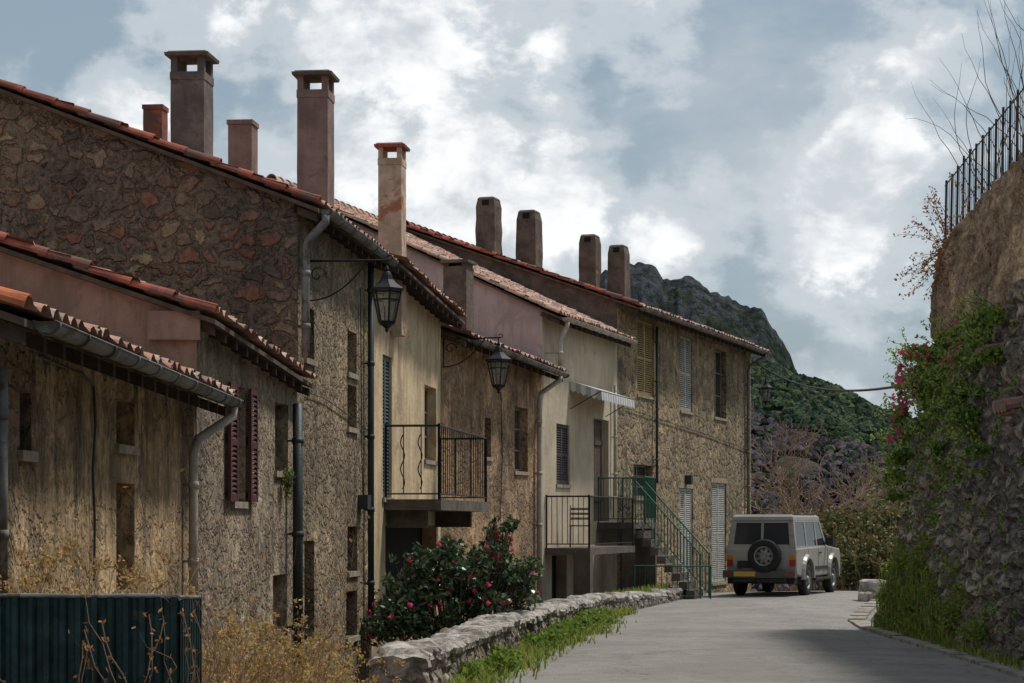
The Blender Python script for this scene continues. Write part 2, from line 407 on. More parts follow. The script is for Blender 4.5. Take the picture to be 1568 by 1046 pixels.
    if gutter:
        mb=MB(); s0,s1=gutter; r=.065; nseg=12
        for k in range(2):
            for i in range(nseg):
                a0=math.pi+math.pi*i/nseg; a1=math.pi+math.pi*(i+1)/nseg; rk=r-k*.006
                pts=[]
                for (s,a) in ((s0,a0),(s1,a0),(s1,a1),(s0,a1)):
                    z=lerp(h.ze[0],h.ze[1],s/h.L)
                    pts.append(P(h,s,z-.03+rk*math.sin(a),h.over+.06+rk*math.cos(a)))
                mb.face(pts if k==0 else pts[::-1],0)
        z0=lerp(h.ze[0],h.ze[1],s0/h.L)-.03;z1=lerp(h.ze[0],h.ze[1],s1/h.L)-.03
        for oo in (-r,r): mb.tube([P(h,s0,z0,h.over+.06+oo),P(h,s1,z1,h.over+.06+oo)],.009,6)
        for (s,z) in ((s0,z0),(s1,z1)):
            mb.face([P(h,s,z+r*math.sin(math.pi+math.pi*i/12),h.over+.06+r*math.cos(math.pi+math.pi*i/12)) for i in range(13)],0)
        for i in range(int((s1-s0)/.8)+1):
            s=s0+.1+i*.8; z=lerp(h.ze[0],h.ze[1],s/h.L)-.03
            mb.tube([P(h,s,z+(r+.008)*math.sin(a),h.over+.06+(r+.008)*math.cos(a)) for a in [math.pi+math.pi*i2/8 for i2 in range(9)]],.008,5)
        mb.obj('gutter',[M[gmat]],h.e,smooth=True)
def pipe(h,u,v0,v1,r,mat,o=.09,gut=None,name='downpipe'):
    mb=MB(); s,d=fs(h,u,o); z0=fz(v0,d); z1=fz(v1,d); pts=[]
    if gut is not None:
        zg=lerp(h.ze[0],h.ze[1],s/h.L)-.1
        pts+= [P(h,s+gut,zg,h.over+.06),P(h,s+gut,zg-.08,h.over+.06),P(h,s+gut*.2,zg-.22-abs(h.over)*.25,o+.03)]
        z0=zg-.34-abs(h.over)*.3
    pts+=[P(h,s,z0,o),P(h,s,lerp(z0,z1,.5),o),P(h,s,z1,o)]
    mb.tube(pts,r,12)
    n=int((z0-z1)/1.1)+1
    for i in range(n):
        z=lerp(z0,z1,(i+.4)/n); mb.tube([P(h,s,z-.03,o),P(h,s,z+.03,o)],r*1.22,12); mb.tube([P(h,s,z,o),P(h,s,z,0)],.012,6)
    mb.obj(name,[M[mat]],h.e,smooth=True)
def chimney(h,u0,u1,vt,vb,d,kind,mat,capmat='concdk'):
    w=(u1-u0)/F*d*.92; c=W((u0+u1)/2,vt,d); zt=c.z; zb=fz(vb,d)-1.2
    ux=h.n*w/2; uy=h.d*w*.55
    mb=MB()
    def ring(z,k): 
        o=Vector((c.x,c.y,z)); return [o-ux*k-uy*k,o+ux*k-uy*k,o+ux*k+uy*k,o-ux*k+uy*k]
    def loft(z0,k0,z1,k1,mi=0,wob=0):
        nn=8 if wob else 1
        rs=[]
        for i in range(nn+1):
            k=lerp(k0,k1,i/nn)+(wob*noise.noise(Vector((u0,i*.9,d))) if 0<i<nn else 0)
            b_=len(mb.v)
            for p in ring(lerp(z0,z1,i/nn),k): mb.v.append(tuple(p))
            rs.append(b_)
        for a_,b_ in zip(rs,rs[1:]):
            for i in range(4): mb.fi((a_+i,a_+(i+1)%4,b_+(i+1)%4,b_+i),mi)
        a_=rs[0];b_=rs[-1]
        mb.fi((a_+3,a_+2,a_+1,a_),mi); mb.fi((b_,b_+1,b_+2,b_+3),mi)
    if kind=='cap':
        hc=.055; ho=w*.46
        zs=zt-hc-ho
        loft(zb,1.03,zs-.10,1.0,0,.03); loft(zs-.10,1.04,zs,1.04)
        for sx in (-1,1):
            for sy in (-1,1):
                o=Vector((c.x,c.y,zs))+ux*sx*.8+uy*sy*.8
                mb.box(o-ux*.2-uy*.2,ux*.4,uy*.4,(0,0,ho),0)
        loft(zt-hc,1.28,zt-.015,1.32,1); loft(zt-.014,1.22,zt+.01,1.1,1)
    elif kind=='pot':
        hh=w*.9
        loft(zb,1.08,zt-hh*.55,1.0,0,.07); loft(zt-hh*.55+.001,1.0,zt-hh*.12,.86); loft(zt-hh*.12+.001,.9,zt,.72,1)
        mb.box(Vector((c.x,c.y,zt-hh*.5))-ux*.35-uy*1.02,ux*.7,uy*.1,(0,0,hh*.3),2)
    elif kind=='plain':
        loft(zb,1.0,zt-.06,1.0,0,.03); loft(zt-.059,1.1,zt,1.1,0)
    elif kind=='squat':
        loft(zb,1.0,zt-.12,1.0,0,.03)
        loft(zt-.055,1.22,zt,1.22,1)
        for sx in (-1,1): mb.box(Vector((c.x,c.y,zt-.12))+ux*(sx*.75)-ux*.2-uy*.9,ux*.4,uy*1.8,(0,0,.065),0)
    mb.obj('chimney',[M[mat],M[capmat],M['dark']],h.e)

h0=mkhouse('ochre_stone_house',(-3.12,12.3),(-2.97,20.0),(1.20,1.16),.34,(0,450),3.5,M['h0'],M['h0'],-5); h0.slope=.34
h1=mkhouse('brown_stone_house',(-2.96,20.02),(-2.55,25.28),(1.93,1.66),.20,(0,372),4.4,M['h1'],M['h1g'],-5)
h2=mkhouse('tall_rubble_house',(-2.55,25.3),(-2.0,30.38),(3.74,3.72),.28,(0,132),5.2,M['h2'],M['rubble'],-5)
h3=mkhouse('yellow_plaster_house',(-2.0,30.4),(-1.22,36.4),(3.72,3.45),.42,None,4.0,M['h3'],M['h3'],-5); h3.slope=.38
h4=mkhouse('orange_stone_house',(-1.22,36.42),(.61,43.2),(3.17,3.0),.48,None,3.6,M['h4'],M['h4'],-5); h4.slope=.36
h5=mkhouse('pink_rendered_house',(.61,43.22),(2.47,50.08),(4.18,4.26),.38,(510,322),6.2,M['h5'],M['pinkg'],-5)
h6=mkhouse('far_stone_house',(2.47,50.1),(7.15,63.8),(5.07,5.07),.52,(634,352),6.0,M['h6'],M['ch_brown'],-6)
h6.W=h6.qr+.2
op(h0,178,612,206,682,'w'); op(h0,178,740,206,905,'d'); op(h0,30,600,48,690,'w')
op(h1,356,592,375,768,'so','redsh'); op(h1,421,618,441,722,'w'); op(h1,418,880,438,990,'d')
op(h2,467,472,481,550,'w'); op(h2,532,508,546,572,'w'); op(h2,532,590,546,655,'w'); op(h2,532,806,547,875,'w'); op(h2,466,828,481,985,'d'); op(h2,530,905,547,975,'w')
op(h3,586,545,600,762,'sc','bluesh'); op(h3,650,592,668,705,'w'); op(h3,590,805,668,960,'x')
op(h4,788,624,808,722,'w'); op(h4,742,640,752,700,'w'); op(h4,745,820,765,935,'d')
op(h5,852,650,872,742,'sc','dksh'); op(h5,909,642,932,798,'d'); op(h5,845,850,868,925,'x')
op(h6,976,492,1001,606,'sc','yelsh'); op(h6,1042,516,1060,630,'sc','greysh',True); op(h6,1094,536,1112,640,'w','greysh',True)
op(h6,970,712,998,762,'w'); op(h6,1041,748,1061,892,'sc','greysh',True); op(h6,1090,740,1112,892,'sc','greysh',True)
for h in (h0,h1,h2,h3,h4,h5,h6): build_walls(h)
build_roof(h0,rakemat=M['rakeo'],gutter=(.1,7.6),gmat='zinc')
build_roof(h1,rakemat=M['rake'])
build_roof(h2,rakemat=M['rake'],gutter=(.0,5.0),gmat='zinc')
build_roof(h3,s_ext0=-.02)
build_roof(h4,s_ext0=-.05,gutter=(.3,6.9))
build_roof(h5,rakemat=TILES[1],gutter=(.1,7.0),gmat='pipelt')
build_roof(h6,rakemat=M['rake'],gutter=(.1,14.3),gmat='zinc')
pipe(h0,296,650,930,.042,'pipelt',gut=.35); pipe(h0,4,560,930,.03,'zinc')
pipe(h1,456,618,1046,.06,'pipedk',o=.12)
pipe(h2,468,365,548,.05,'zinc',gut=-.05)
pipe(h2,568,400,960,.045,'pipedk')
pipe(h4,826,590,930,.05,'pipelt',gut=-.1)
pipe(h5,858,515,560,.05,'pipelt',o=.3,gut=.02)
pipe(h5,942,590,760,.04,'pipelt')
pipe(h6,1146,560,880,.05,'zinc',gut=.1)
pipe(h6,1006,500,740,.035,'pipedk')
chimney(h2,222,254,163,205,29,'plain','ch_red'); chimney(h2,266,322,85,235,27.2,'cap','ch_grey'); chimney(h2,352,392,187,265,29,'plain','ch_pink')
chimney(h2,458,509,114,305,27.5,'cap','ch_pink'); chimney(h3,581,620,223,392,32,'cap','ch_cream','rake')
chimney(h6,732,765,303,390,53,'pot','ch_brown'); chimney(h6,794,827,323,405,53.5,'pot','ch_brown')
chimney(h6,889,918,360,440,54,'pot','ch_brown'); chimney(h6,933,962,376,455,54.5,'pot','ch_brown')
chimney(h4,682,722,400,492,39.5,'squat','ch_brown')
mb=MB(); a=W(226,520,19.95); b_=W(306,520,19.95); mb.box(a,(b_.x-a.x,0,0),(0,.06,0),(0,0,.27)); mb.obj('corbel',[M['h1g']],h1.e)
mb=MB()
def cab(h,pts,r=.008,o=.03):
    P3=[]
    for (u,v) in pts:
        s,d=fs(h,u,o); P3.append(P(h,s,fz(v,d),o))
    mb.tube(P3,r,6)
cab(h0,[(143,590),(146,650),(142,720),(145,800),(144,890)],.010); cab(h0,[(60,545),(130,575),(143,590)])
cab(h2,[(470,600),(500,612),(540,640),(566,662)],.007); cab(h4,[(767,600),(769,700),(766,800)],.009); cab(h6,[(960,625),(1003,640),(1090,668),(1146,690)],.01)
cab(h2,[(556,765),(554,700),(553,560),(552,440)],.008)
s,d=fs(h2,550); fbox(mb,h2,s-.12,s+.16,fz(780,d),fz(758,d),.0,.14)
s,d=fs(h6,1050); fbox(mb,h6,s-.1,s+.1,fz(742,d),fz(728,d),.0,.18)
mb.obj('wall_cables',[M['pipedk']],None)
# ---------------------------------------------------------------- balcony (yellow house)
def railing(mb,p0,p1,hgt,sp=.12,r=.008,bot=.08,mi=0,posts=True):
    p0=Vector(p0);p1=Vector(p1);up=Vector((0,0,hgt)); L=(p1-p0).length
    mb.tube([p0+up,p1+up],.018,6,mi); mb.tube([p0+Vector((0,0,bot)),p1+Vector((0,0,bot))],.012,6,mi)
    n=max(1,int(L/sp))
    for i in range(n+1):
        q=p0+(p1-p0)*i/n; mb.tube([q+Vector((0,0,bot)),q+up],r,5,mi)
    if posts:
        for q in (p0,p1): mb.tube([q,q+up*1.03],.02,6,mi)
mb=MB(); s0,_=fs(h3,588); s1=h3.L-.15; bz=.34
fbox(mb,h3,s0,s1,bz-.16,bz,0,.85,0); fbox(mb,h3,s0+.2,s0+.35,bz-.42,bz-.161,0,.6,0); fbox(mb,h3,s1-.4,s1-.25,bz-.42,bz-.161,0,.6,0)
mb.obj('balcony_slab',[M['concdk']],h3.e)
mb=MB(); o=.81
railing(mb,P(h3,s0+.04,bz,.02),P(h3,s0+.04,bz,o),1.08,.24); railing(mb,P(h3,s0+.04,bz,o),P(h3,s1-.04,bz,o),1.08,.2); railing(mb,P(h3,s1-.04,bz,o),P(h3,s1-.04,bz,.02),1.08,.2)
for k in range(2):
    t0=P(h3,s0+.04,bz,.27+k*.26); mb.tube([t0+Vector((0,0,.15+.8*i/16))+h3.n*.03*math.sin(i*.8) for i in range(17)],.009,5)
mb.obj('balcony_railing',[M['iron']],h3.e)
mb=MB(); c=P(h3,s1-.3,-1.9,1.0)
mb.lathe(c,(0,0,1),[(.02,0),(.02,1.0)],8,1); mb.lathe(c,(0,0,1),[(.10,.75),(.13,.85),(.10,1.3),(.06,1.75),(.02,1.95),(.0,1.97)],10,0)
mb.obj('closed_parasol',[mk('magenta_cloth',(.22,.02,.05),.8),M['iron']],None)
# ---------------------------------------------------------------- pink house balcony, awning, stair
mb=MB(); a,_=fs(h5,834); b2,_=fs(h5,904); zf=-.52
fbox(mb,h5,a,b2+.3,zf-.14,zf,0,.95,0); fbox(mb,h5,a,a+.25,-3.4,zf-.141,.6,.95,0)
mb.obj('pink_house_balcony',[M['concdk']],h5.e)
mb=MB(); railing(mb,P(h5,a+.03,zf,.03),P(h5,a+.03,zf,.92),1.05,.1); railing(mb,P(h5,a+.03,zf,.92),P(h5,b2+.2,zf,.92),1.05,.1)
mb.obj('pink_balcony_railing',[M['iron']],h5.e)
mb=MB(); c=P(h5,a+1.2,zf,.45)
for dx in (-.2,.2):
    for dy in (-.2,.2): mb.tube([c+Vector((dx,dy,0)),c+Vector((dx*.95,dy*.95,.44 if dy<0 else .88))],.013,6)
mb.cbox(c+Vector((0,0,.45)),.44,.44,.03)
for z in (.6,.7,.8): mb.cbox(c+Vector((0,.19,z)),.4,.02,.05)
mb.obj('garden_chair',[M['frame']],None)
mb=MB(); a,_=fs(h5,872); b3,_=fs(h5,926); zt=3.02
n=28
for i in range(n):
    t0=lerp(a,b3,i/n);t1=lerp(a,b3,(i+1)/n); mi=i%2
    mb.face([P(h5,t0,zt,.02),P(h5,t1,zt,.02),P(h5,t1,zt-.22,.7),P(h5,t0,zt-.22,.7)],mi)
    mb.face([P(h5,t0,zt-.22,.7),P(h5,t1,zt-.22,.7),P(h5,t1,zt-.40,.71),P(h5,(t0+t1)/2,zt-.44,.71),P(h5,t0,zt-.40,.71)],mi)
for i in range(6):
    o0=.02+.68*i/6;o1=.02+.68*(i+1)/6; f=lambda o:zt-.22*(o-.02)/.68
    for e in (a,b3): mb.face([P(h5,e,f(o0),o0),P(h5,e,f(o1),o1),P(h5,e,f(o1)-.18,o1),P(h5,e,f((o0+o1)/2)-.23,(o0+o1)/2),P(h5,e,f(o0)-.18,o0)],i%2)
mb.tube([P(h5,a,zt-.23,.69),P(h5,b3,zt-.23,.69)],.015,6,2); mb.tube([P(h5,a,zt-.6,.02),P(h5,a,zt-.23,.69)],.01,6,2); mb.tube([P(h5,b3,zt-.6,.02),P(h5,b3,zt-.23,.69)],.01,6,2)
mb.obj('awning',[mk('awning_white',(.60,.58,.54),.8,var=.1),mk('awning_grey',(.36,.36,.36),.8,var=.1),M['iron']],None)
mb=MB(); sa,_=fs(h5,914); sb=h5.L+.5; LO=.85
fbox(mb,h5,sa,sb,-.14,0,0,LO,0); fbox(mb,h5,sa+.1,sa+.35,-3.3,-.141,LO-.3,LO-.02,0)
fbox(mb,h5,sb-.2,sb,-3.3,-.141,0,LO,0)
nst=9; tr=.165; rs_=.19
for i in range(nst):
    z=-rs_*(i+1); o0=LO+tr*i
    fbox(mb,h5,sa+.15,sa+1.25,z-.17,z,o0+.001,o0+tr+.03,0)
mb.obj('stair_steps',[M['concdk']],h5.e)
mb=MB(); oe=LO+tr*nst
railing(mb,P(h5,sa+.05,0,.03),P(h5,sa+.05,0,LO-.03),1.0,.10)
railing(mb,P(h5,sb-.05,0,.03),P(h5,sb-.05,0,LO-.03),1.05,.08)
railing(mb,P(h5,sa+1.3,0,LO-.03),P(h5,sb-.05,0,LO-.03),1.05,.08)
for ss_ in (sa+.15,sa+1.25): railing(mb,P(h5,ss_,-.05,LO),P(h5,ss_,-1.70,oe),.98,.11)
railing(mb,P(h5,sa+.0,-1.72,oe+.25),P(h5,sa-.2,-1.72,.9),.75,.12)
mb.obj('green_stair_railing',[M['green']],h5.e)
mb=MB(); g=[W(833,862,45.5),W(870,856,45.7),W(905,846,46),W(938,842,46.3),W(940,850,46.3)]
mb.tube(g,.018,8); mb.tube([g[0],g[0]-Vector((0,0,1.2))],.018,8); mb.tube([g[2],g[2]-Vector((0,0,1.3))],.018,8)
mb.obj('handrail',[M['pipelt']],None)
# ---------------------------------------------------------------- street lamps
def lamp(name,wp,n,length,H=.82,scroll=True):
    mb=MB(); wp=Vector(wp); n=Vector(n); up=Vector((0,0,1)); e=wp+n*length
    mb.tube([wp,e+n*.04],.014,8,0); mb.tube([wp-up*.5,wp+up*.08],.016,8,0)
    if scroll:
        mb.tube([wp-up*.48+n*.0]+[wp+n*(length*.75*t)+up*(-.48+.46*t**2.2) for t in [i/10 for i in range(1,11)]],.010,6,0)
        c=wp+n*.13-up*.17
        mb.tube([c+(n*math.cos(a)+up*math.sin(a))*(.11-.016*a/1.2) for a in [i*.35 for i in range(22)]],.008,5,0)
        mb.tube([e+n*.04+ (n*math.cos(a)+up*math.sin(a))*.03+up*.03 for a in [i*.4-1.5 for i in range(12)]],.007,5,0)
    c=e-up*.02
    mb.tube([c+up*.03,c-up*.08],.01,6,0)
    k=H/.82; t=c-up*.06
    mb.lathe(t,-up,[(0,-.02*k),(.02*k,0),(.035*k,.03*k),(.02*k,.05*k),(.05*k,.07*k),(.065*k,.10*k)],6,0)
    mb.lathe(t,-up,[(.065*k,.10*k),(.085*k,.16*k),(.13*k,.21*k),(.215*k,.27*k),(.215*k,.295*k),(.0,.296*k)],6,0)
    rt,rb,z0,z1=.185*k,.10*k,.297*k,.68*k
    mb.lathe(t,-up,[(rt,z0),(rb,z1)],6,1)
    ax=-up; u=ax.orthogonal().normalized(); w=ax.cross(u)
    for i in range(6):
        a=math.pi*2*i/6; dr=u*math.cos(a)+w*math.sin(a)
        mb.tube([t+ax*z0+dr*rt,t+ax*z1+dr*rb],.013,5,0)
    for (r,z) in ((rt,z0+.02),(rb,z1),(lerp(rt,rb,.3),lerp(z0,z1,.3))):
        mb.tube([t+ax*z+(u*math.cos(math.pi*i/3)+w*math.sin(math.pi*i/3))*r for i in range(7)],.010,5,0)
    mb.lathe(t,-up,[(rb+.015,z1),(rb,z1+.03),(.05*k,z1+.06*k),(.02*k,z1+.09*k),(.028*k,z1+.11*k),(0,z1+.14*k)],6,0)
    mb.lathe(t,-up,[(.0,z0),(.035,z0+.03),(.045,z0+.12),(.03,z0+.19),(0,z0+.2)],10,2)
    mb.obj(name,[M['iron'],M['lglass'],mk('bulb_glass',(.5,.5,.45),.3)],None)
s,d=fs(h2,470); wp=P(h2,s,fz(400,d),0); lamp('street_lamp',wp,h2.n,.98,.80)
s,d=fs(h4,679); s=max(s,.15); wp=P(h4,s,fz(519,d),0); lamp('street_lamp',wp,h4.n,.98,.88)
s=h6.L-.02; wp=P(h6,s,fz(575,63.5),0); lamp('street_lamp',wp,h6.n,.45,.82,False)
# ---------------------------------------------------------------- ground, road, parapet
wallr=[(20.8,-.86),(24,-.47),(28,.0),(33,.86),(38,1.55),(42.7,2.6),(48,3.85),(49,4.0)]
def xw(y): return interp(wallr,y)
def gz(x,y):
    z=-1.76
    if y>50: z-= min((y-50)**2*.004,1.6) + max(0,y-70)*.16
    if y<=50 and x<xw(y)-.25: 
        f=sm((y-20.5)/1.5)*sm((50-y)/5); z-=1.9*f
    if y<22 and x<-1.5: z-=.35*sm((-1.5-x)/1.5)
    if x>7.6 and y<33.2: z=4.1+max(0,33.7-y)*.1
    z=max(z,-46+noise.noise(Vector((x*.01,y*.01,0)))*3)
    return z
def steps(segs):
    o=[]
    for a,b,s in segs:
        n=int(round((b-a)/s)); o+=[a+(b-a)*i/n for i in range(n)]
    o.append(segs[-1][1]); return o
xs=steps([(-4000,-400,600),(-400,-40,40),(-40,-6,2),(-6,10,.4),(10,60,2.5),(60,400,34),(400,4000,600)])
ys=steps([(-400,-20,38),(-20,8,2),(8,60,.6),(60,120,3),(120,600,30),(600,6000,600)])
mb=MB(); idx=[[mb.vert((x,y,gz(x,y))) for x in xs] for y in ys]
for j in range(len(ys)-1):
    for i in range(len(xs)-1): mb.fi((idx[j][i],idx[j][i+1],idx[j+1][i+1],idx[j+1][i]))
mb.obj('ground',[mk('earth_ground',(.13,.10,.065),.95,var=.35,vs=1.2,bs=14,bd=.03,dirt=(.07,.085,.03),damt=.5)])
rr_=[(-20,6.0),(34,5.95),(37,6.2),(41,7.0),(45,7.9),(50,9.0),(60,13),(75,22)]
rl_=[(-20,-1.25),(20.5,-1.2)]+[(y,x-.0) for y,x in wallr[1:]]+[(56,5.6),(63,8.5),(75,15)]
m,nt,b=newmat('worn_concrete_road'); tc=nd(nt,'ShaderNodeTexCoord').outputs['Object']
c=mixc(nt,mr(nt,noi(nt,tc,.6,6,.75).outputs[0],.40,.60),(.32,.295,.27),(.40,.37,.34))
c=mixc(nt,mr(nt,noi(nt,tc,45,3,.8).outputs[0],.38,.66),mixc(nt,.4,c,(.11,.10,.09)),c)
v=nd(nt,'ShaderNodeTexVoronoi',feature='DISTANCE_TO_EDGE'); v.inputs['Scale'].default_value=.3
o_=nd(nt,'ShaderNodeVectorMath',operation='MULTIPLY_ADD'); lk(nt,noi(nt,tc,1.6,5,.7).outputs[1],o_.inputs[0]); o_.inputs[1].default_value=(1.2,1.2,1.2); lk(nt,tc,o_.inputs[2]); lk(nt,o_.outputs[0],v.inputs['Vector'])
ck=mr(nt,v.outputs[0],.001,.008)
c=mixc(nt,mth(nt,'MULTIPLY',mth(nt,'SUBTRACT',1.0,ck),.55),c,(.10,.09,.08))
c=mixc(nt,mth(nt,'MULTIPLY',mr(nt,noi(nt,tc,3.5,6,.8,.5).outputs[0],.52,.62),.4),c,(.2,.175,.15))
lk(nt,c,b.inputs['Base Color']); b.inputs['Roughness'].default_value=.9; b.inputs['Specular IOR Level'].default_value=.2
bump(nt,noi(nt,tc,40,4,.8).outputs[0],.9,.03,b)
mb=MB(); rows=[]
for y in steps([(-20,16,2),(16,56,.5),(56,75,1)]):
    a=interp(rl_,y);c_=interp(rr_,y); row=[]
    for k in range(17):
        x=lerp(a,c_,k/16); t=k/16
        dz=.05*math.sin(math.pi*t)+.012*noise.noise(Vector((x*.7,y*.7,3)))
        z=-1.72-(min((y-50)**2*.004,1.6)+max(0,y-70)*.16 if y>50 else 0)
        row.append(mb.vert((x,y,z+dz)))
    rows.append(row)
for j in range(len(rows)-1):
    for k in range(16): mb.fi((rows[j][k],rows[j][k+1],rows[j+1][k+1],rows[j+1][k]))
mb.obj('road',[m],smooth=True)
mb=MB(); ky=steps([(8,34,.65),(34,47,.7)])
for i in range(len(ky)-1):
    y0,y1=ky[i],ky[i+1]-.012; x0=interp(rr_,y0)-.38;x1=interp(rr_,y1)-.38; j=R.uniform(-.012,.012)
    mb.box((x0,y0,-1.75),(.3,0,0),(x1-x0,y1-y0,0),(0,0,.085+j))
mb.obj('kerb',[mk('kerb_concrete',(.30,.265,.225),.9,var=.3,vs=4,bs=18,bd=.02,dirt=(.16,.135,.10),damt=.5)])
mb=MB()
ysn=steps([(20.8,49,.06)]); G=[]
for y in ysn:
    xr=xw(y); top=lerp(-1.28,-1.50,sm((y-34)/14)); row=[]
    dx=(xw(y+.1)-xw(y-.1))/.2; nx=Vector((1,-dx,0)).normalized()
    cap=.035*noise.noise(Vector((y*1.6,0,9)))+.035*(noise.cell(Vector((y/.62,3.3,1)))-.5)
    pts=[(.08,-2.1),(.06,-1.95),(.05,-1.85),(.04,-1.75),(.03,-1.66),(.02,-1.58),(.01,-1.5),(.0,top-.11),(.03,top-.09),(.04,top-.03),(.02,top),(-.1,top+.015),(-.2,top+.02),(-.3,top+.02),(-.4,top+.015),(-.5,top),(-.56,top-.03),(-.55,top-.1),(-.53,-1.6),(-.53,-2.2),(-.53,-4.2)]
    pts=[(o,min(z,top-.1) if (i<7) else z) for i,(o,z) in enumerate(pts)]
    for i,(o,z) in enumerate(pts):
        p=Vector((xr,y,z))+nx*o
        dd=noise.voronoi(Vector((p.x*3.4,p.y*3.4,p.z*4.6)))[0]; e=min(.22,dd[1]-dd[0])/.22
        dis=(e-.7)*.06+.035*noise.noise(p*2.2)
        out=nx if i<10 or i>16 else Vector((0,0,1))
        if i>16: out=-nx
        p+=out*dis+(Vector((0,0,cap)) if 7<=i<=17 else Vector())
        row.append(mb.vert(p))
    G.append(row)
for j in range(len(G)-1):
    for k in range(len(G[0])-1): mb.fi((G[j][k],G[j][k+1],G[j+1][k+1],G[j+1][k])[::-1],1 if 8<=k<=15 else 0)
mb.fi(G[0],0); mb.fi(G[-1][::-1],0)
mb.obj('low_stone_parapet_wall',[M['parap'],M['parcap']])
# ---------------------------------------------------------------- right retaining wall
def rwx(z): return 5.98+.155*(min(z,2.95)+1.75)+.085*max(0,z-2.95)
mb=MB(); ysn=steps([(8,20,.25),(20,34,.055)]); G=[]
nz=120
def rtop(y): return 4.37+(33.7-y)*.105
full=[('a',y) for y in ysn]+[('r',a) for a in [i*.13 for i in range(1,13)]]+[('b',x) for x in steps([(.2,14,.8)])]
for (k,val) in full:
    row=[]
    for j in range(nz+1):
        yy=val if k=='a' else 34
        z=lerp(-2.0,rtop(yy),j/nz); x=rwx(z)
        if k=='a': p=Vector((x,val,z)); nn=Vector((-1,0,.15))
        elif k=='r': p=Vector((x+.5-.5*math.cos(val),34+.5*math.sin(val),z)); nn=Vector((-math.cos(val),math.sin(val),.1))
        else: p=Vector((x+.5+val,34.5,z)); nn=Vector((0,1,.1))
        q=Vector((p.x*2.7,p.y*2.1,p.z*4.2))+noise.noise_vector(p*3)*.35
        dd=noise.voronoi(q)[0]; e=min(.3,dd[1]-dd[0])/.3
        amp=.11 if z<2.9 else .05
        p=p+nn*((e-.6)*amp+.09*noise.noise(p*.8)+.06*noise.noise(p*2.6)+.02*noise.noise(p*9)+(.06 if z>2.95 else 0))
        row.append(mb.vert(p))
    G.append(row)
for i in range(len(G)-1):
    for j in range(nz):
        z=lerp(-2.0,rtop(30),(j+.5)/nz); mb.fi((G[i][j],G[i+1][j],G[i+1][j+1],G[i][j+1]),1 if z>2.95+.45*noise.noise(Vector((i*.05,0,0))) else 0)
for i in range(len(G)-1):
    a=Vector(mb.v[G[i][nz]]); b_=Vector(mb.v[G[i+1][nz]]); k=full[i][0]
    inn=Vector((1.6,0,0)) if k=='a' else Vector((.8,-1.5,0))
    mb.face([a,b_,b_+inn,a+inn],1)
mb.obj('stone_retaining_wall',[M['rwall'],M['rplast']])
mb=MB()
for (u,v) in ((1528,538),(1556,620)):
    k=(u-784)/F; kz=(800-v)/F; d=30
    for _ in range(30): d=min(34,rwx(kz*d)/k)
    p=Vector((rwx(kz*d),d,kz*d))
    for i in range(4): mb.tube([p+Vector((.05,-.35+.18*i,.03)),p+Vector((-.24,-.35+.18*i,-.03))],[.075,.09],8,0)
    mb.box(p+Vector((-.16,-.42,-.13)),(.26,0,0),(0,.75,0),(0,0,.05),0)
mb.obj('tile_ledge',[TILES[0]])
mb=MB(); y=33.9; 
ptsf=[]
while y>14:
    z=rtop(y)-.05; x=rwx(z)+.06; ptsf.append(Vector((x,y,z))); y-=.42
H=1.12
for p in ptsf: mb.tube([p,p+Vector((.02,0,H+R.uniform(0,.06)))],.018,6)
for i in range(len(ptsf)-1):
    a,b_=ptsf[i],ptsf[i+1]
    for hh in (.12,1.05): mb.tube([a+Vector((0,0,hh)),b_+Vector((0,0,hh))],.01,5)
    for k in range(1,4):
        q=a.lerp(b_,k/4); mb.tube([q+Vector((0,0,.1)),q+Vector((0,0,1.08))],.005,4)
mb.obj('iron_fence',[M['iron']])
mb=MB(); a=P(h6,h6.L,fz(553,63.8),.1); b_=Vector((rwx(2.2)-.02,34,fz(583,34)))
mb.tube([a.lerp(b_,t)-Vector((0,0,.9*4*t*(1-t)*.5)) for t in [i/24 for i in range(25)]],.024,6)
mb.obj('overhead_cable',[M['iron']])
# ---------------------------------------------------------------- vegetation helpers
def rv(r): 
    while 1:
        v=Vector((r.uniform(-1,1),r.uniform(-1,1),r.uniform(-1,1)))
        if .05<v.length<1: return v.normalized()
def leaf(mb,p,size,r,mi,asp=.5):
    a=rv(r); b=rv(r)
    c=a.cross(b)
    if c.length<1e-4: return
    c.normalize(); d=c.cross(a).normalized()
    u=c*size; w=d*size*asp
    i=len(mb.v)
    for q in (p-u,p+w*.9-u*.1,p+u,p-w*.9-u*.1): mb.v.append(tuple(q))
    mb.f.append([i,i+1,i+2,i+3]); mb.m.append(mi)
def foliage(mb,blobs,count,size,r,nm=3,asp=.5,gap=-.22):
    tot=sum(b[1][0]*b[1][1]*b[1][2] for b in blobs)
    for (c,rad) in blobs:
        n=int(count*rad[0]*rad[1]*rad[2]/tot); c=Vector(c)
        for _ in range(n):
            v=rv(r)*(r.random()**.45); p=c+Vector((v.x*rad[0],v.y*rad[1],v.z*rad[2]))
            if noise.noise(p*2.6)<gap: continue
            mi=min(nm-1,int(r.random()*nm)); leaf(mb,p,size*r.uniform(.6,1.25),r,mi,asp)
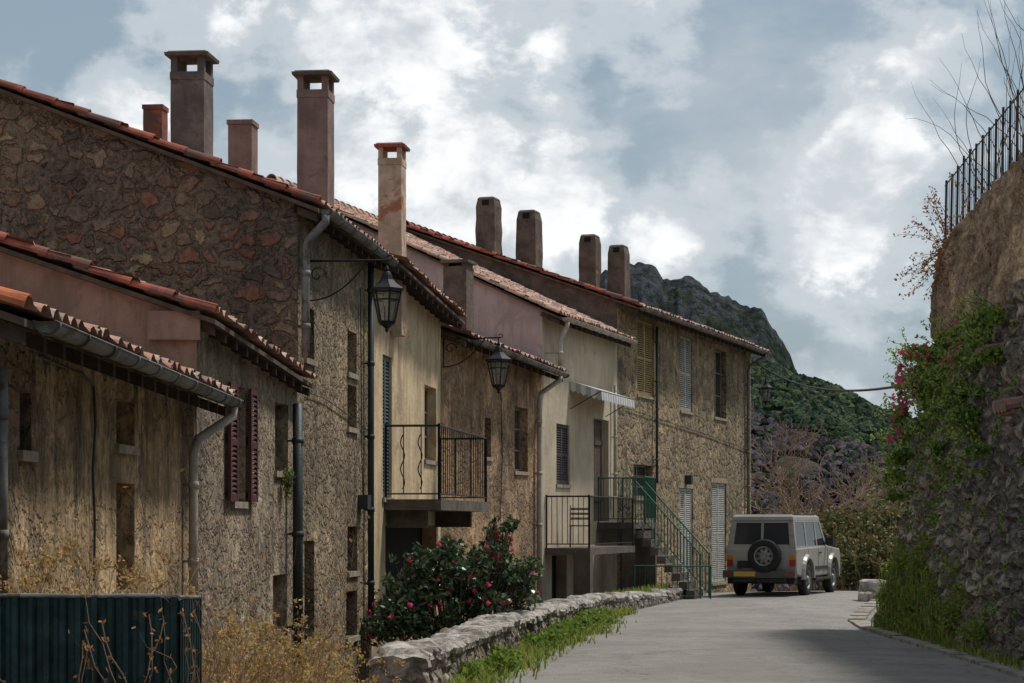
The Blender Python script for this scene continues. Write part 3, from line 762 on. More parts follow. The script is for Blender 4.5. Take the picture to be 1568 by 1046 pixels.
def grass(mb,pts,r,h,w=.012,mats=2,lean=.4):
    for p in pts:
        p=Vector(p); hh=h*r.uniform(.4,1.2); a=r.uniform(0,6.28); l=Vector((math.cos(a),math.sin(a),0))*hh*lean*r.random()
        s=Vector((math.cos(a+1.57),math.sin(a+1.57),0))*w
        i=len(mb.v)
        for q in (p-s,p+s,p+l*.4+Vector((0,0,hh*.6))+s*.7,p+l*.4+Vector((0,0,hh*.6))-s*.7,p+l+Vector((0,0,hh))): mb.v.append(tuple(q))
        mi=r.randrange(mats)
        mb.f.append([i,i+1,i+2,i+3]); mb.m.append(mi); mb.f.append([i+3,i+2,i+4]); mb.m.append(mi)
L_dark=[leafmat('camellia_leaf_a',(.045,.08,.033),.25,.7,.15),leafmat('camellia_leaf_b',(.10,.15,.06),.28,.7,.15),leafmat('camellia_leaf_c',(.028,.05,.025),.25,.7,.12)]
L_green=[leafmat('ivy_leaf_a',(.19,.28,.05),.5,.3,.45),leafmat('ivy_leaf_b',(.28,.36,.08),.5,.3,.45),leafmat('ivy_leaf_c',(.08,.13,.03),.5,.3,.4)]
L_grass=[leafmat('grass_a',(.18,.24,.04),.6,.2,.4),leafmat('grass_b',(.11,.17,.03),.6,.2,.4),leafmat('grass_c',(.28,.26,.07),.6,.2,.4)]
L_olive=[leafmat('olive_leaf_a',(.11,.12,.045),.6,.2,.2),leafmat('olive_leaf_b',(.20,.15,.06),.6,.2,.2),leafmat('olive_leaf_c',(.055,.075,.03),.6,.2,.2)]
straw=leafmat('dry_straw',(.46,.31,.14),.8,.1,.3); straw2=leafmat('dry_leaf',(.40,.30,.11),.8,.1,.3)
twig=mk('twig_bark',(.13,.085,.06),.9,var=.3,vs=10); twigp=mk('pale_twig',(.30,.20,.13),.9,var=.3,vs=10)
flower=leafmat('pink_petal',(.62,.10,.22),.6,.2,.35); flowr=leafmat('red_petal',(.48,.05,.08),.6,.2,.3)
r=random.Random(3); mb=MB()
bl=[(W(600,945,30),(.35,.5,.36)),(W(650,905,30.2),(.46,.6,.46)),(W(700,886,30.4),(.44,.6,.5)),(W(760,880,30.6),(.40,.6,.48)),(W(794,915,30.6),(.33,.5,.40)),(W(730,925,30.2),(.55,.6,.42)),(W(645,955,30),(.58,.5,.3)),(W(762,836,30.6),(.18,.25,.27)),(W(690,848,30.4),(.25,.3,.2)),(W(640,864,30.2),(.2,.25,.17)),(W(806,886,30.6),(.2,.3,.26)),(W(575,965,29.6),(.22,.3,.22)),(W(780,812,30.6),(.07,.1,.14))]
foliage(mb,bl,12000,.055,r,3,.5,-.12)
for (c,rad) in bl:
    for k in range(8):
        d0=rv(r); e=Vector(c)+Vector((d0.x*rad[0],d0.y*rad[1],abs(d0.z)*rad[2]))*r.uniform(1.0,1.45); base=Vector((W(700,900,30.3).x,30.3,-3.4))
        mb.tube([base,base.lerp(e,.5)+Vector((0,0,.25)),e],[.02,.012,.004],5,3)
        for _ in range(14): leaf(mb,e+rv(r)*.09*r.random(),.05,r,r.choice((0,1)))
for k in range(40):
    c,rad=r.choice(bl); v=rv(r); v.y=-abs(v.y)-.2; v.normalize(); p=Vector(c)+Vector((v.x*rad[0],v.y*rad[1],v.z*rad[2]))*1.02
    for _ in range(9): leaf(mb,p+rv(r)*.024,.029,r,4 if k%3 else 5,.9)
mb.obj('camellia_bush',L_dark+[twig,flower,flowr])
mb=MB(); pts=[]
for _ in range(12000):
    y=r.uniform(21,40); w=abs(r.gauss(0,.24))*(1.0 if y<36 else .5)
    if noise.noise(Vector((y*.9,4,2)))+.3<r.random()*.75: continue
    pts.append((xw(y)+.08+w,y,-1.72))
grass(mb,pts,r,.15,.012,3,.9)
for _ in range(18):
    y=r.uniform(22.5,36); foliage(mb,[((xw(y)+.22+r.uniform(-.1,.15),y,-1.60),(.2,.3,r.uniform(.1,.28)))],420,.04,r,2,.6)
pts=[(xw(y)-.4+r.gauss(0,.1),y,-1.5) for y in [r.uniform(36,48) for _ in range(900)]]; grass(mb,pts,r,.16,.012,3)
mb.obj('parapet_weeds',L_grass)
mb=MB(); pts=[]
for _ in range(6000):
    y=r.uniform(22,34.3); f=sm((y-27)/4)*.7+.2
    if noise.noise(Vector((y*.8,1,5)))*.8+.1<r.random()-.6: continue
    if r.random()>f: continue
    zz=-1.72+ (r.random()**2)*.9*sm((y-28)/3)
    pts.append((rwx(zz)-.03-r.random()*.22,y,zz))
grass(mb,pts,r,.17,.012,3,1.0)
for k in range(60):
    y=34.2-abs(r.gauss(0,2.8)); z=-1.6+r.random()**1.4*1.3; foliage(mb,[((rwx(z)-.08,y,z),(.18,.35,r.uniform(.1,.3)))],190,.036,r,3,.6)
mb.obj('retaining_wall_grass',L_grass)
mb=MB()
def wp_(y,z,o=.05): return Vector((rwx(z)-o,y,z))
bl=[]
for (u,v,ra) in [(1500,515,.28),(1520,498,.26),(1470,530,.30),(1440,560,.34),(1420,590,.36),(1400,610,.33),(1410,640,.3),(1450,585,.3),(1490,560,.26),(1520,515,.22),(1395,575,.25),(1460,630,.2),(1495,640,.22),(1440,620,.26),(1390,665,.2),(1388,700,.2),(1500,660,.2),(1420,545,.24),(1475,600,.24),(1385,730,.16),(1540,545,.15),(1505,600,.14),(1450,690,.14),(1520,690,.12),(1550,480,.2),(1392,760,.12),(1540,510,.18)]:
    k=(u-784)/F; kz=(800-v)/F; d=30
    for _ in range(30): d=min(34.3,rwx(kz*d)/k)
    bl.append((wp_(d,kz*d,.16),(.28,ra*1.1,ra*.85)))
foliage(mb,bl,17000,.042,r,3,.7,-.08)
for k in range(135):
    c,rad=bl[r.choice((5,10,3,6,4,14,5,10,17,4,0,8))]
    v=rv(r); v.x=-abs(v.x)-.2; v.y=-abs(v.y) if k%2 else v.y; v.normalize(); p=Vector(c)+Vector((v.x*rad[0],v.y*rad[1],v.z*rad[2]))*1.06
    for _ in range(6): leaf(mb,p+rv(r)*.028,.027,r,3,.9)
for (c,rad) in bl:
    for k in range(6):
        p=Vector(c); pts=[p]; v=Vector((-.6,r.uniform(-1,1),r.uniform(-.4,.8))).normalized()
        for i in range(5):
            v=(v+rv(r)*.35).normalized(); p=p+v*.11; pts.append(p)
            for _ in range(3): leaf(mb,p+rv(r)*.04,.035,r,r.randrange(2),.6)
        mb.tube(pts,.005,3,4)
for k in range(460):
    y=r.uniform(23,34); z=r.uniform(-1.5,2.8)
    if r.random()<.5 : y=r.uniform(30,34)
    p=wp_(y,z,.05)
    for _ in range(r.choice((6,12,26))): leaf(mb,p+rv(r)*.10*r.random(),.03,r,r.randrange(3),.6)
mb.obj('flowering_ivy',L_green+[flower,twig])
mb=MB()
s,d=fs(h1,437,.05); c=P(h1,s,fz(732,d),.08)
foliage(mb,[(c,(.09,.16,.12)),(c-Vector((0,0,.12)),(.06,.09,.12))],260,.024,r,3,.6)
mb.obj('wall_plant',[L_olive[0],L_grass[1],L_olive[2]])
mb=MB()
for k in range(60):
    y=r.uniform(32,34.3) if k<32 else r.uniform(25.5,31); z=rtop(y)-.1; p=Vector((rwx(z)+r.uniform(-.1,.1),y,z)); pts=[p]
    v=Vector((r.uniform(-.6,.1),r.uniform(-.2,.2),r.uniform(.4,1))) if k>=32 else Vector((r.uniform(-.5,0),0,r.uniform(-.7,.8)))
    for i in range(9):
        v=(v+rv(r)*.4); v.normalize(); p=p+v*(.10 if k<32 else .17)+Vector((0,0,.0 if k<32 else .09)); pts.append(p)
        if k<32:
            for _ in range(5): leaf(mb,p+rv(r)*.05,.03,r,1)
    mb.tube(pts,[.009-.0008*i for i in range(len(pts))],4,0)
mb.obj('dry_climber',[twig,leafmat('rust_leaf',(.28,.13,.05),.8,.1,.2)])
def bare(mb,p,v,L,rad,dep,r,mi=0):
    pts=[p]; q=p
    for i in range(3):
        v=(v+rv(r)*.25).normalized(); q=q+v*L/3; pts.append(q)
    mb.tube(pts,[rad,rad*.88,rad*.76,rad*.62],5 if rad>.02 else 3,mi,False)
    if dep>0:
        for k in range(r.choice((2,2,3))):
            nv=(v+rv(r)*.7+Vector((0,0,.12))).normalized(); bare(mb,q if k else pts[2],nv,L*r.uniform(.55,.95),max(.013,rad*.6),dep-1,r,mi)
def baretree(name,base,L,rad,dep,seed,mat,stems):
    mb=MB(); rr=random.Random(seed)
    for k in range(stems):
        bare(mb,Vector(base)+Vector((rr.uniform(-.3,.3),rr.uniform(-.3,.3),0)),(Vector((0,0,1))+rv(rr)*.45).normalized(),L*rr.uniform(.8,1.1),rad,dep,rr)
    mb.obj(name,[mat])
baretree('bare_tree',(W(1200,780,74).x,74,gz(9,74)+.6),2.0,.07,6,5,twigp,4)
baretree('bare_tree',(W(1262,780,80).x,80,gz(12,80)+.6),2.2,.07,6,8,twigp,4)
baretree('bare_tree',(W(1235,780,88).x,88,gz(12,88)+.6),2.6,.07,6,21,twig,4)
baretree('bare_tree',(W(1305,780,84).x,84,gz(13,84)+.6),2.0,.07,6,33,twigp,3)
mb=MB(); bl=[]
for (u,v,d,ra) in [(1270,820,60,.8),(1300,815,61,.9),(1330,825,60,.9),(1355,835,58,.8),(1285,850,59,.9),(1340,865,57,.8),(1310,870,57,.8),(1255,835,61,.7),(1365,860,57,.7),(1275,800,62,.5),(1320,800,62,.55),(1350,800,61,.5),(1230,830,63,.8),(1380,805,60,.75)]:
    bl.append((W(u,v,d),(ra,ra,ra*.8)))
foliage(mb,bl,18000,.08,r,3,.6,-.12)
for (c,rad) in bl:
    for k in range(12):
        v=rv(r); e=Vector(c)+Vector((v.x*rad[0],v.y*rad[1],abs(v.z)*rad[2]))*r.uniform(1,1.4); b0=Vector((c[0],c[1],-4)); mb.tube([b0,b0.lerp(e,.6)+rv(r)*.2,e],[.03,.018,.006],4,3)
        for _ in range(10): leaf(mb,e+rv(r)*.12*r.random(),.06,r,1)
mb.obj('roadside_bushes',L_olive+[twigp])
mb=MB()
for (u,v,d,sx,sz) in [(1338,893,46.5,.62,.48),(1325,905,46,.3,.22),(1352,900,46.4,.35,.35)]:
    c=W(u,v,d); c.z=-1.72+sz/2
    bs=len(mb.v); n=10
    for i in range(n+1):
        th=math.pi*i/n
        for k in range(14):
            ph=2*math.pi*k/14
            q=Vector((math.sin(th)*math.cos(ph),math.sin(th)*math.sin(ph),math.cos(th)))
            q=Vector([math.copysign(abs(x)**.45,x) for x in q]); q=Vector((q.x*sx/2,q.y*sx/2,q.z*sz/2))*(1+.12*noise.noise(q*3+Vector((u,0,0))))
            mb.v.append(tuple(c+q))
    for i in range(n):
        for k in range(14): mb.fi((bs+i*14+k,bs+(i+1)*14+k,bs+(i+1)*14+(k+1)%14,bs+i*14+(k+1)%14))
mb.obj('stone_block',[M['parcap']])
# ---------------------------------------------------------------- green corrugated fence near left
mb=MB(); zt=-.385; y0=11.0
n=int(2.48/.0095)
f=lambda x:.012*max(-1,min(1,2.2*math.sin(2*math.pi*x/.082)))
for i in range(n):
    x0=-4.2+i*.0095; x1=x0+.0095
    mb.face([(x0,y0+f(x0),-2.1),(x1,y0+f(x1),-2.1),(x1,y0+f(x1),zt),(x0,y0+f(x0),zt)],0)
xe=-4.2+n*.0095
for i in range(84):
    ya=y0+i*.0095;yb=ya+.0095
    mb.face([(xe+f(ya),ya,-2.1),(xe+f(yb),yb,-2.1),(xe+f(yb),yb,zt-.02),(xe+f(ya),ya,zt-.02)],0)
mb.tube([(-4.2,y0,zt+.004)]+[(-4.2+2.48*i/20,y0,zt+.006+.012*noise.noise(Vector((i*.4,0,0)))) for i in range(1,20)]+[(xe,y0,zt),(xe,y0+.8,zt-.03)],.011,8,1)
for px in (-2.6,-1.76): mb.tube([(px,y0+.05,-2.1),(px,y0+.05,zt-.02)],.025,8,1)
mb.obj('corrugated_metal_fence',[mk('dark_teal_sheet',(.016,.040,.042),.5,metal=.2,var=.45,vs=8,bs=60,bd=.004,streak=.4,dirt=(.06,.065,.05),damt=.42),M['zinc']])
mb=MB()
def weed(base,h,spread,n,mi=1,dense=1.0):
    for k in range(n):
        p=Vector(base)+Vector((r.uniform(-1,1)*spread,r.uniform(-1,1)*spread,0)); pts=[p]; v=Vector((r.uniform(-.25,.25),r.uniform(-.25,.25),1)).normalized(); hh=h*r.uniform(.6,1.08)
        for i in range(7):
            v=(v+rv(r)*.24).normalized(); p=p+v*hh/7; pts.append(p)
            if i>2:
                for _ in range(int(9*dense)): leaf(mb,p+rv(r)*.07*r.random(),.017,r,mi,.5)
        mb.tube(pts,[.005-.0004*i for i in range(8)],3,0)
        for _ in range(int(16*dense)): leaf(mb,p+rv(r)*.06*r.random(),.016,r,mi,.6)
for k in range(24): weed((r.uniform(-3.05,-2.45) if k%2 else r.uniform(-3.0,-2.75),12.3+r.random()*.8,-2.0),1.80,.14,9,1,1.2)
for k in range(8): weed((r.uniform(-2.4,-1.9),12.6+r.random(),-2.0),1.60,.14,5,1,.7)
for k in range(26): weed((r.uniform(-2.45,-1.62),15.6+r.random()*1.6,-2.05),1.25,.15,8,1 if k%2 else 2)
for k in range(12): weed((r.uniform(-1.75,-1.38),16+r.random()*2,-2.05),1.05,.12,7,1 if k%2 else 2)
for k in range(80):
    p=Vector((r.uniform(-1.84,-1.52),11.2+r.random()*1.0,-1.7)); v=Vector((r.uniform(-.25,.2),0,1)).normalized(); pts=[p]; L=r.uniform(.07,.15)
    for i in range(14):
        v=(v+rv(r)*.42+Vector((0,0,.1))).normalized(); p=p+v*L; pts.append(p)
        if r.random()<.8: leaf(mb,p+rv(r)*.02,.02,r,3,.5)
    mb.tube(pts,[.006-.0004*i for i in range(15)],4,0)
for k in range(10):
    p=Vector((r.uniform(-1.8,-1.66),10.9,-1.6)); v=Vector((r.uniform(-.25,.1),0,1)).normalized(); pts=[p]
    for i in range(12):
        v=(v+rv(r)*.4+Vector((0,0,.1))).normalized(); v.y=min(0,v.y)*.3; p=p+v*.1; pts.append(p)
        for _ in range(3): leaf(mb,p+rv(r)*.02,.016,r,3,.5)
    mb.tube(pts,.0035,4,0)
mb.obj('dry_weeds',[twigp,straw,straw2,leafmat('rusty_leaf',(.34,.17,.07),.8,.1,.25)])
# ---------------------------------------------------------------- off road car
def car(name,loc,head):
    e=empty(name,loc); c,s=math.cos(head),math.sin(head)
    def T(p): return Vector((loc[0]+p[0]*c+p[1]*s, loc[1]-p[0]*s+p[1]*c, loc[2]+p[2]))
    paint=mk('car_paint_beige_silver',(.30,.275,.24),.4,metal=.1,var=.1,vs=3,bs=80,bd=.0006,spec=.5,dirt=(.20,.17,.135),damt=.45)
    trim=mk('car_black_plastic',(.025,.025,.025),.6,var=.2); tire=mk('tyre_rubber',(.02,.02,.02),.85,var=.25,vs=12)
    glass=M['glass']; red=mk('tail_lamp_red',(.30,.02,.015),.25,var=.1,spec=.5); amber=mk('tail_lamp_amber',(.5,.16,.02),.25,var=.1); rim=mk('steel_rim',(.22,.22,.21),.4,metal=.5,var=.15); plate=mk('number_plate_yellow',(.50,.33,.05),.5,var=.05); chrome=mk('bumper_metal',(.10,.10,.10),.4,metal=.6,var=.15)
    mats=[paint,trim,tire,glass,red,amber,rim,plate,chrome]
    HW=.82
    def wr(mb): mb.v=[tuple(T(p)) for p in mb.v]; return mb
    arch=lambda yc,r: [(yc+r*math.cos(a),.44+r*math.sin(a)) for a in [math.pi - math.pi*i/10 for i in range(11)]]
    low=[(.03,.52)]+arch(.98,.44)+arch(3.42,.44)+[(4.22,.50),(4.28,.62)]
    top=[(4.27,.92),(4.20,1.06),(3.1,1.13),(3.0,1.14),(.02,1.10),(0,.9)]
    mb=MB(); out=low+top
    n=len(out)
    L=[mb.vert((-HW,y,z)) for y,z in out]; Rr=[mb.vert((HW,y,z)) for y,z in out]
    mb.fi(L,0); mb.fi(Rr[::-1],0)
    for i in range(n): mb.fi((L[i],Rr[i],Rr[(i+1)%n],L[(i+1)%n]) ,0)
    o=wr(mb).obj('body',mats,e); bv=o.modifiers.new('b','BEVEL'); bv.width=.035; bv.segments=3; bv.limit_method='ANGLE'; bv.angle_limit=math.radians(50)
    def prism(mb,pb,pt,zb,zt,mi):
        b=len(mb.v)
        for p in pb: mb.v.append((p[0],p[1],zb))
        for p in pt: mb.v.append((p[0],p[1],zt))
        for i in range(4): mb.fi((b+i,b+(i+1)%4,b+4+(i+1)%4,b+4+i),mi)
        mb.fi((b+3,b+2,b+1,b),mi); mb.fi((b+4,b+5,b+6,b+7),mi)
    mb=MB(); prism(mb,[(-.79,.04),(.79,.04),(.79,2.98),(-.79,2.98)],[(-.70,.13),(.70,.13),(.70,2.52),(-.70,2.52)],1.09,1.79,3)
    wr(mb).obj('windows',mats,e)
    mb=MB()
    prism(mb,[(-.72,.09),(.72,.09),(.72,2.56),(-.72,2.56)],[(-.71,.11),(.71,.11),(.71,2.52),(-.71,2.52)],1.745,1.82,0)
    prism(mb,[(-.71,.11),(.71,.11),(.71,2.52),(-.71,2.52)],[(-.64,.2),(.64,.2),(.64,2.42),(-.64,2.42)],1.82,1.87,0)
    def gp(x,y,z,sx):
        t=(z-1.09)/.70; return (sx*(lerp(.79,.70,t)+.008),y,z)
    def gr(x,z):
        t=(z-1.09)/.70; return (x,lerp(.04,.13,t)-.008,z)
    for sx in (-1,1):
        for (y0,y1,y0t,y1t) in ((.02,.16,.11,.24),(1.02,1.14,1.02,1.13),(1.98,2.08,1.97,2.06),(2.86,3.0,2.42,2.54)):
            q=[gp(0,y0,1.09,sx),gp(0,y1,1.09,sx),gp(0,y1t,1.76,sx),gp(0,y0t,1.76,sx)]
            mb.face(q if sx>0 else q[::-1],0)
        q=[gp(0,.02,1.09,sx),gp(0,3.0,1.09,sx),gp(0,2.95,1.15,sx),gp(0,.03,1.15,sx)]; mb.face([(p[0]+sx*.002,p[1],p[2]) for p in q],0)
        q=[gp(0,.11,1.70,sx),gp(0,2.58,1.70,sx),gp(0,2.52,1.77,sx),gp(0,.12,1.77,sx)]; mb.face([(p[0]+sx*.002,p[1],p[2]) for p in q],0)
    for (x0,x1) in ((-.79,-.66),(.66,.79),(-.02,.04)):
        mb.face([gr(x0,1.09),gr(x1,1.09),gr(x1*.9 if abs(x1)>.1 else x1,1.77),gr(x0*.9 if abs(x0)>.1 else x0,1.77)],0)
    mb.face([(p[0],p[1]-.002,p[2]) for p in (gr(-.79,1.09),gr(.79,1.09),gr(.785,1.19),gr(-.785,1.19))],0)
    mb.face([(p[0],p[1]-.002,p[2]) for p in (gr(-.72,1.68),gr(.72,1.68),gr(.71,1.77),gr(-.71,1.77))],0)
    for y in (1.08,2.03,2.95): mb.box((HW+.001,y,.55),(.004,0,0),(0,.012,0),(0,0,.54),1); mb.box((-HW-.005,y,.55),(.004,0,0),(0,.012,0),(0,0,.54),1)
    for sx in (-1,1):
        mb.box((sx*(HW+.0) if sx>0 else -HW-.02,1.46,.60),(.02,0,0),(0,1.5,0),(0,0,.07),1)
        mb.box((sx*(HW+.0) if sx>0 else -HW-.03,2.12,.97),(.03,0,0),(0,.14,0),(0,0,.03),1)
        mb.box((sx*HW if sx>0 else -HW-.10,1.45,.36),(.10,0,0),(0,1.5,0),(0,0,.05),1)
    for sx in (-1,1): mb.box((.80 if sx>0 else -1.0,2.78,1.16),(.20,0,0),(0,.09,0),(0,0,.17),1)
    mb.box((.01,-.004,.55),(.012,0,0),(0,.003,0),(0,0,.54),1)
    wr(mb).obj('roof_and_pillars',mats,e)
    mb=MB()
    for yc in (.98,3.42):
        for sx in (-1,1):
            prev=None
            for i in range(15):
                a=math.pi*(i/14)*1.06-.1; ri,ro=.43,.53
                x0=sx*HW;x1=sx*(HW+.07)
                cur=[(x0,yc-ro*math.cos(a),.44+ro*math.sin(a)),(x1,yc-(ro-.03)*math.cos(a),.44+(ro-.03)*math.sin(a)),(x1,yc-ri*math.cos(a),.44+ri*math.sin(a)),(x0,yc-ri*math.cos(a),.44+ri*math.sin(a))]
                if prev:
                    for k in range(3): mb.face([prev[k],cur[k],cur[k+1],prev[k+1]],0)
                prev=cur
            mb.box((sx*.62 if sx<0 else .5,yc-.52,.28),(.3 if sx>0 else -.3,0,0),(0,.02,0),(0,0,.3),1)
    wr(mb).obj('wheel_arches',mats,e)
    def wheel(mb,cx,cy,cz,ax,rad=.375,w=.21):
        pr=[(rad*.58,-w/2+.01),(rad*.80,-w/2),(rad*.95,-w/2+.02),(rad,-w/2+.05),(rad,w/2-.05),(rad*.95,w/2-.02),(rad*.80,w/2),(rad*.58,w/2-.01),(rad*.56,w/2-.04)]
        mb.lathe((cx,cy,cz),ax,pr,32,2)
        mb.lathe((cx,cy,cz),ax,[(rad*.58,w/2-.012),(rad*.52,w/2-.02),(rad*.48,w/2-.07),(rad*.3,w/2-.05),(rad*.22,w/2-.03),(rad*.2,w/2),(0,w/2+.005)],32,6)
        axv=Vector(ax).normalized(); u=axv.orthogonal().normalized(); v_=axv.cross(u)
        for i in range(8):
            a=2*math.pi*i/8; q=Vector((cx,cy,cz))+axv*(w/2-.058)+(u*math.cos(a)+v_*math.sin(a))*rad*.40
            mb.lathe(q,axv,[(.03,.0),(.03,.014),(0,.014)],8,1)
    mb=MB()
    for yc in (.98,3.42):
        wheel(mb,.76,yc,.375,(1,0,0)); wheel(mb,-.76,yc,.375,(-1,0,0))
        mb.tube([(-.7,yc,.375),(.7,yc,.375)],.05,8,1)
    wheel(mb,.12,-.15,.93,(0,-1,0),.38,.21); mb.tube([(.12,.02,.93),(.12,-.1,.93)],.06,10,1)
    wr(mb).obj('wheels',mats,e,smooth=False)
    mb=MB()
    mb.box((-.84,-.20,.44),(1.68,0,0),(0,.2,0),(0,0,.16),8); mb.box((-.60,-.17,.34),(1.2,0,0),(0,.1,0),(0,0,.09),1)
    for sx in (-1,1):
        x=sx*.80 if sx<0 else .66
        mb.box((x,-.018,.70),(.14,0,0),(0,.02,0),(0,0,.14),4); mb.box((x,-.018,.845),(.14,0,0),(0,.02,0),(0,0,.09),5)
        mb.box((x+.01,-.212,.49),(.12,0,0),(0,.02,0),(0,0,.06),4)
    mb.box((-.58,-.216,.47),(.50,0,0),(0,.015,0),(0,0,.11),7)
    mb.box((-.55,-.02,.66),(.4,0,0),(0,.02,0),(0,0,.16),1)
    mb.box((-.2,-.24,.38),(.12,0,0),(0,.1,0),(0,0,.06),1)
    mb.box((-.75,.1,.30),(1.5,0,0),(0,3.9,0),(0,0,.2),1)
    mb.box((-.82,4.25,.45),(1.64,0,0),(0,.14,0),(0,0,.18),8)
    for sx in (-1,1): mb.lathe((sx*.6,4.27,.8),(0,1,0),[(.11,0),(.11,.03),(0,.035)],16,6)
    for sx in (-1,1): mb.tube([(sx*.66,.3,1.87),(sx*.66,2.3,1.87)],.012,6,1)
    wr(mb).obj('bumpers_and_lights',mats,e)
car('offroad_car',(W(1165,912,48.4).x,48.35,-1.72+.03),math.radians(22))
# ---------------------------------------------------------------- mountains
mtn=[(-400,720),(300,690),(600,600),(850,480),(900,435),(932,422),(955,413),(975,408),(1003,409),(1012,424),(1028,432),(1042,425),(1066,428),(1090,440),(1120,455),(1145,470),(1168,476),(1184,505),(1200,526),(1210,545),(1222,578),(1260,620),(1400,700),(1900,735),(3000,760)]
D=900
prof=[((u-784)/F*D,(800-v)/F*D) for u,v in mtn]
mb=MB(); nx,ny=620,110; x0,x1=-330,620; G=[]
for j in range(ny+1):
    row=[]
    for i in range(nx+1):
        x=lerp(x0,x1,i/nx)
        tt=j/(ny-14)
        if tt<=1: yy=lerp(600,D,tt)
        else: yy=D+(tt-1)*900
        xx=x*(yy/D if tt<=1 else 1)
        rz=interp(prof,x)
        g=tt**1.35 if tt<=1 else 1-(tt-1)*2.2
        a=noise.fractal(Vector((xx*.018,yy*.018,0)),.9,2.1,6)
        a2=noise.ridged_multi_fractal(Vector((xx*.045,yy*.016,2)),.8,2.2,5,1.0,2.0)-1.2
        amp=(6*tt+2)*(1-.72*sm((tt-.9)/.1) if tt<=1 else .3)
        z=-46+(rz+46)*g+a*amp*1.4+a2*(4.5*tt*(1-.6*sm((tt-.85)/.15)) if tt<=1 else 1.5)
        if tt>.88: z+=2.6*max(0,noise.noise(Vector((xx*.14,9,1))))+1.6*noise.noise(Vector((xx*.4,9,4)))
        row.append(mb.vert((xx,yy,z)))
    G.append(row)
for j in range(ny):
    for i in range(nx): mb.fi((G[j][i],G[j][i+1],G[j+1][i+1],G[j+1][i]))
m,nt,b=newmat('mountain_rock_and_scrub'); tc=nd(nt,'ShaderNodeTexCoord').outputs['Object']
sp=nd(nt,'ShaderNodeSeparateXYZ'); lk(nt,tc,sp.inputs[0])
rock=mixc(nt,mr(nt,noi(nt,mapping(nt,tc,(.16,.16,.05)),1,7,.8).outputs[0],.40,.60),(.055,.065,.08),(.15,.158,.17))  # bluish, lifted rock tones: distance haze is painted into the colour
scrub=mixc(nt,mr(nt,noi(nt,tc,.22,5,.8).outputs[0],.42,.58),(.028,.042,.038),(.075,.095,.065))  # scrub tones raised as well, haze included in the colour
f=mth(nt,'ADD',mth(nt,'MULTIPLY',noi(nt,tc,.06,6,.8).outputs[0],2.0),mr(nt,sp.outputs[2],20,105,-.3,.12,False))
col=mixc(nt,mr(nt,f,.93,1.08),scrub,rock); lk(nt,col,b.inputs['Base Color']); b.inputs['Roughness'].default_value=1; b.inputs['Specular IOR Level'].default_value=0
bump(nt,noi(nt,mapping(nt,tc,(1,1,.5)),.25,6,.8).outputs[0],1,7.0,b)
mb.obj('mountain',[m],smooth=False)
hp=[(-200,640),(700,590),(1000,570),(1120,566),(1180,570),(1205,578),(1232,588),(1260,598),(1300,613),(1340,629),(1380,641),(1430,650),(1550,640),(1700,600),(2200,560)]
D2=380; prof2=[((u-784)/F*D2,(800-v+3)/F*D2) for u,v in hp]
mb=MB(); nx,ny=260,70; G=[]
def hill(x,tt,yy,xx):
    rz=interp(prof2,x); g=1-(1-tt)**1.6 if tt<=1 else 1-(tt-1)*1.5
    g=g if tt>1 else lerp(tt,g,.45)
    return -42+(rz+42)*g+noise.fractal(Vector((xx*.03,yy*.03,5)),.9,2.1,5)*(4.5*sm(tt/.45)*(1-.7*sm((tt-.85)/.15)) if tt<=1 else 1.2)
for j in range(ny+1):
    tt=j/(ny-10); yy=lerp(130,D2,tt) if tt<=1 else D2+(tt-1)*500; row=[]
    for i in range(nx+1):
        x=lerp(-110,200,i/nx); xx=x*(.45+.55*yy/D2 if tt<=1 else 1); row.append(mb.vert((xx,yy,hill(x,tt,yy,xx)-.6)))
    G.append(row)
for j in range(ny):
    for i in range(nx): mb.fi((G[j][i],G[j][i+1],G[j+1][i+1],G[j+1][i]))
mb.obj('wooded_hill',[mk('hill_scrub',(.065,.06,.05),1,var=.4,vs=.2,bs=1,bd=.8,spec=0,dirt=(.12,.115,.11),damt=.42)],smooth=True)
mb=MB(); r=random.Random(77)
t_=(1+5**.5)/2
ico=[Vector(p).normalized() for p in [(-1,t_,0),(1,t_,0),(-1,-t_,0),(1,-t_,0),(0,-1,t_),(0,1,t_),(0,-1,-t_),(0,1,-t_),(t_,0,-1),(t_,0,1),(-t_,0,-1),(-t_,0,1)]]
icf=[(0,11,5),(0,5,1),(0,1,7),(0,7,10),(0,10,11),(1,5,9),(5,11,4),(11,10,2),(10,7,6),(7,1,8),(3,9,4),(3,4,2),(3,2,6),(3,6,8),(3,8,9),(4,9,5),(2,4,11),(6,2,10),(8,6,7),(9,8,1)]
for k in range(26000):
    tt=r.random()**.6; yy=lerp(130,D2,tt); x=r.uniform(22,105); xx=x*(.45+.55*yy/D2)
    z=hill(x,tt,yy,xx); s=r.uniform(.3,1.0)*lerp(.55,1.1,tt)
    nn_=noise.noise(Vector((xx*.07,yy*.05,1)))
    if nn_<-.25 and tt>.6: continue
    low=tt<.74+.16*noise.noise(Vector((xx*.05,yy*.02,7))); 
    mi=(3+r.randrange(2)) if low and r.random()<.8 else (r.randrange(3) if nn_>.05 or r.random()<.6 else 2)
    bs=len(mb.v)
    for q in ico: mb.v.append((xx+q.x*s*r.uniform(.5,1.5),yy+q.y*s,z+q.z*s*.85*r.uniform(.4,1.6)+s*.3))
    for f3 in icf: mb.f.append([bs+i for i in f3]); mb.m.append(mi)
def canopy(n,c): return mk(n,c,1,var=.55,vs=2.2,bs=3,bd=.0,spec=0)
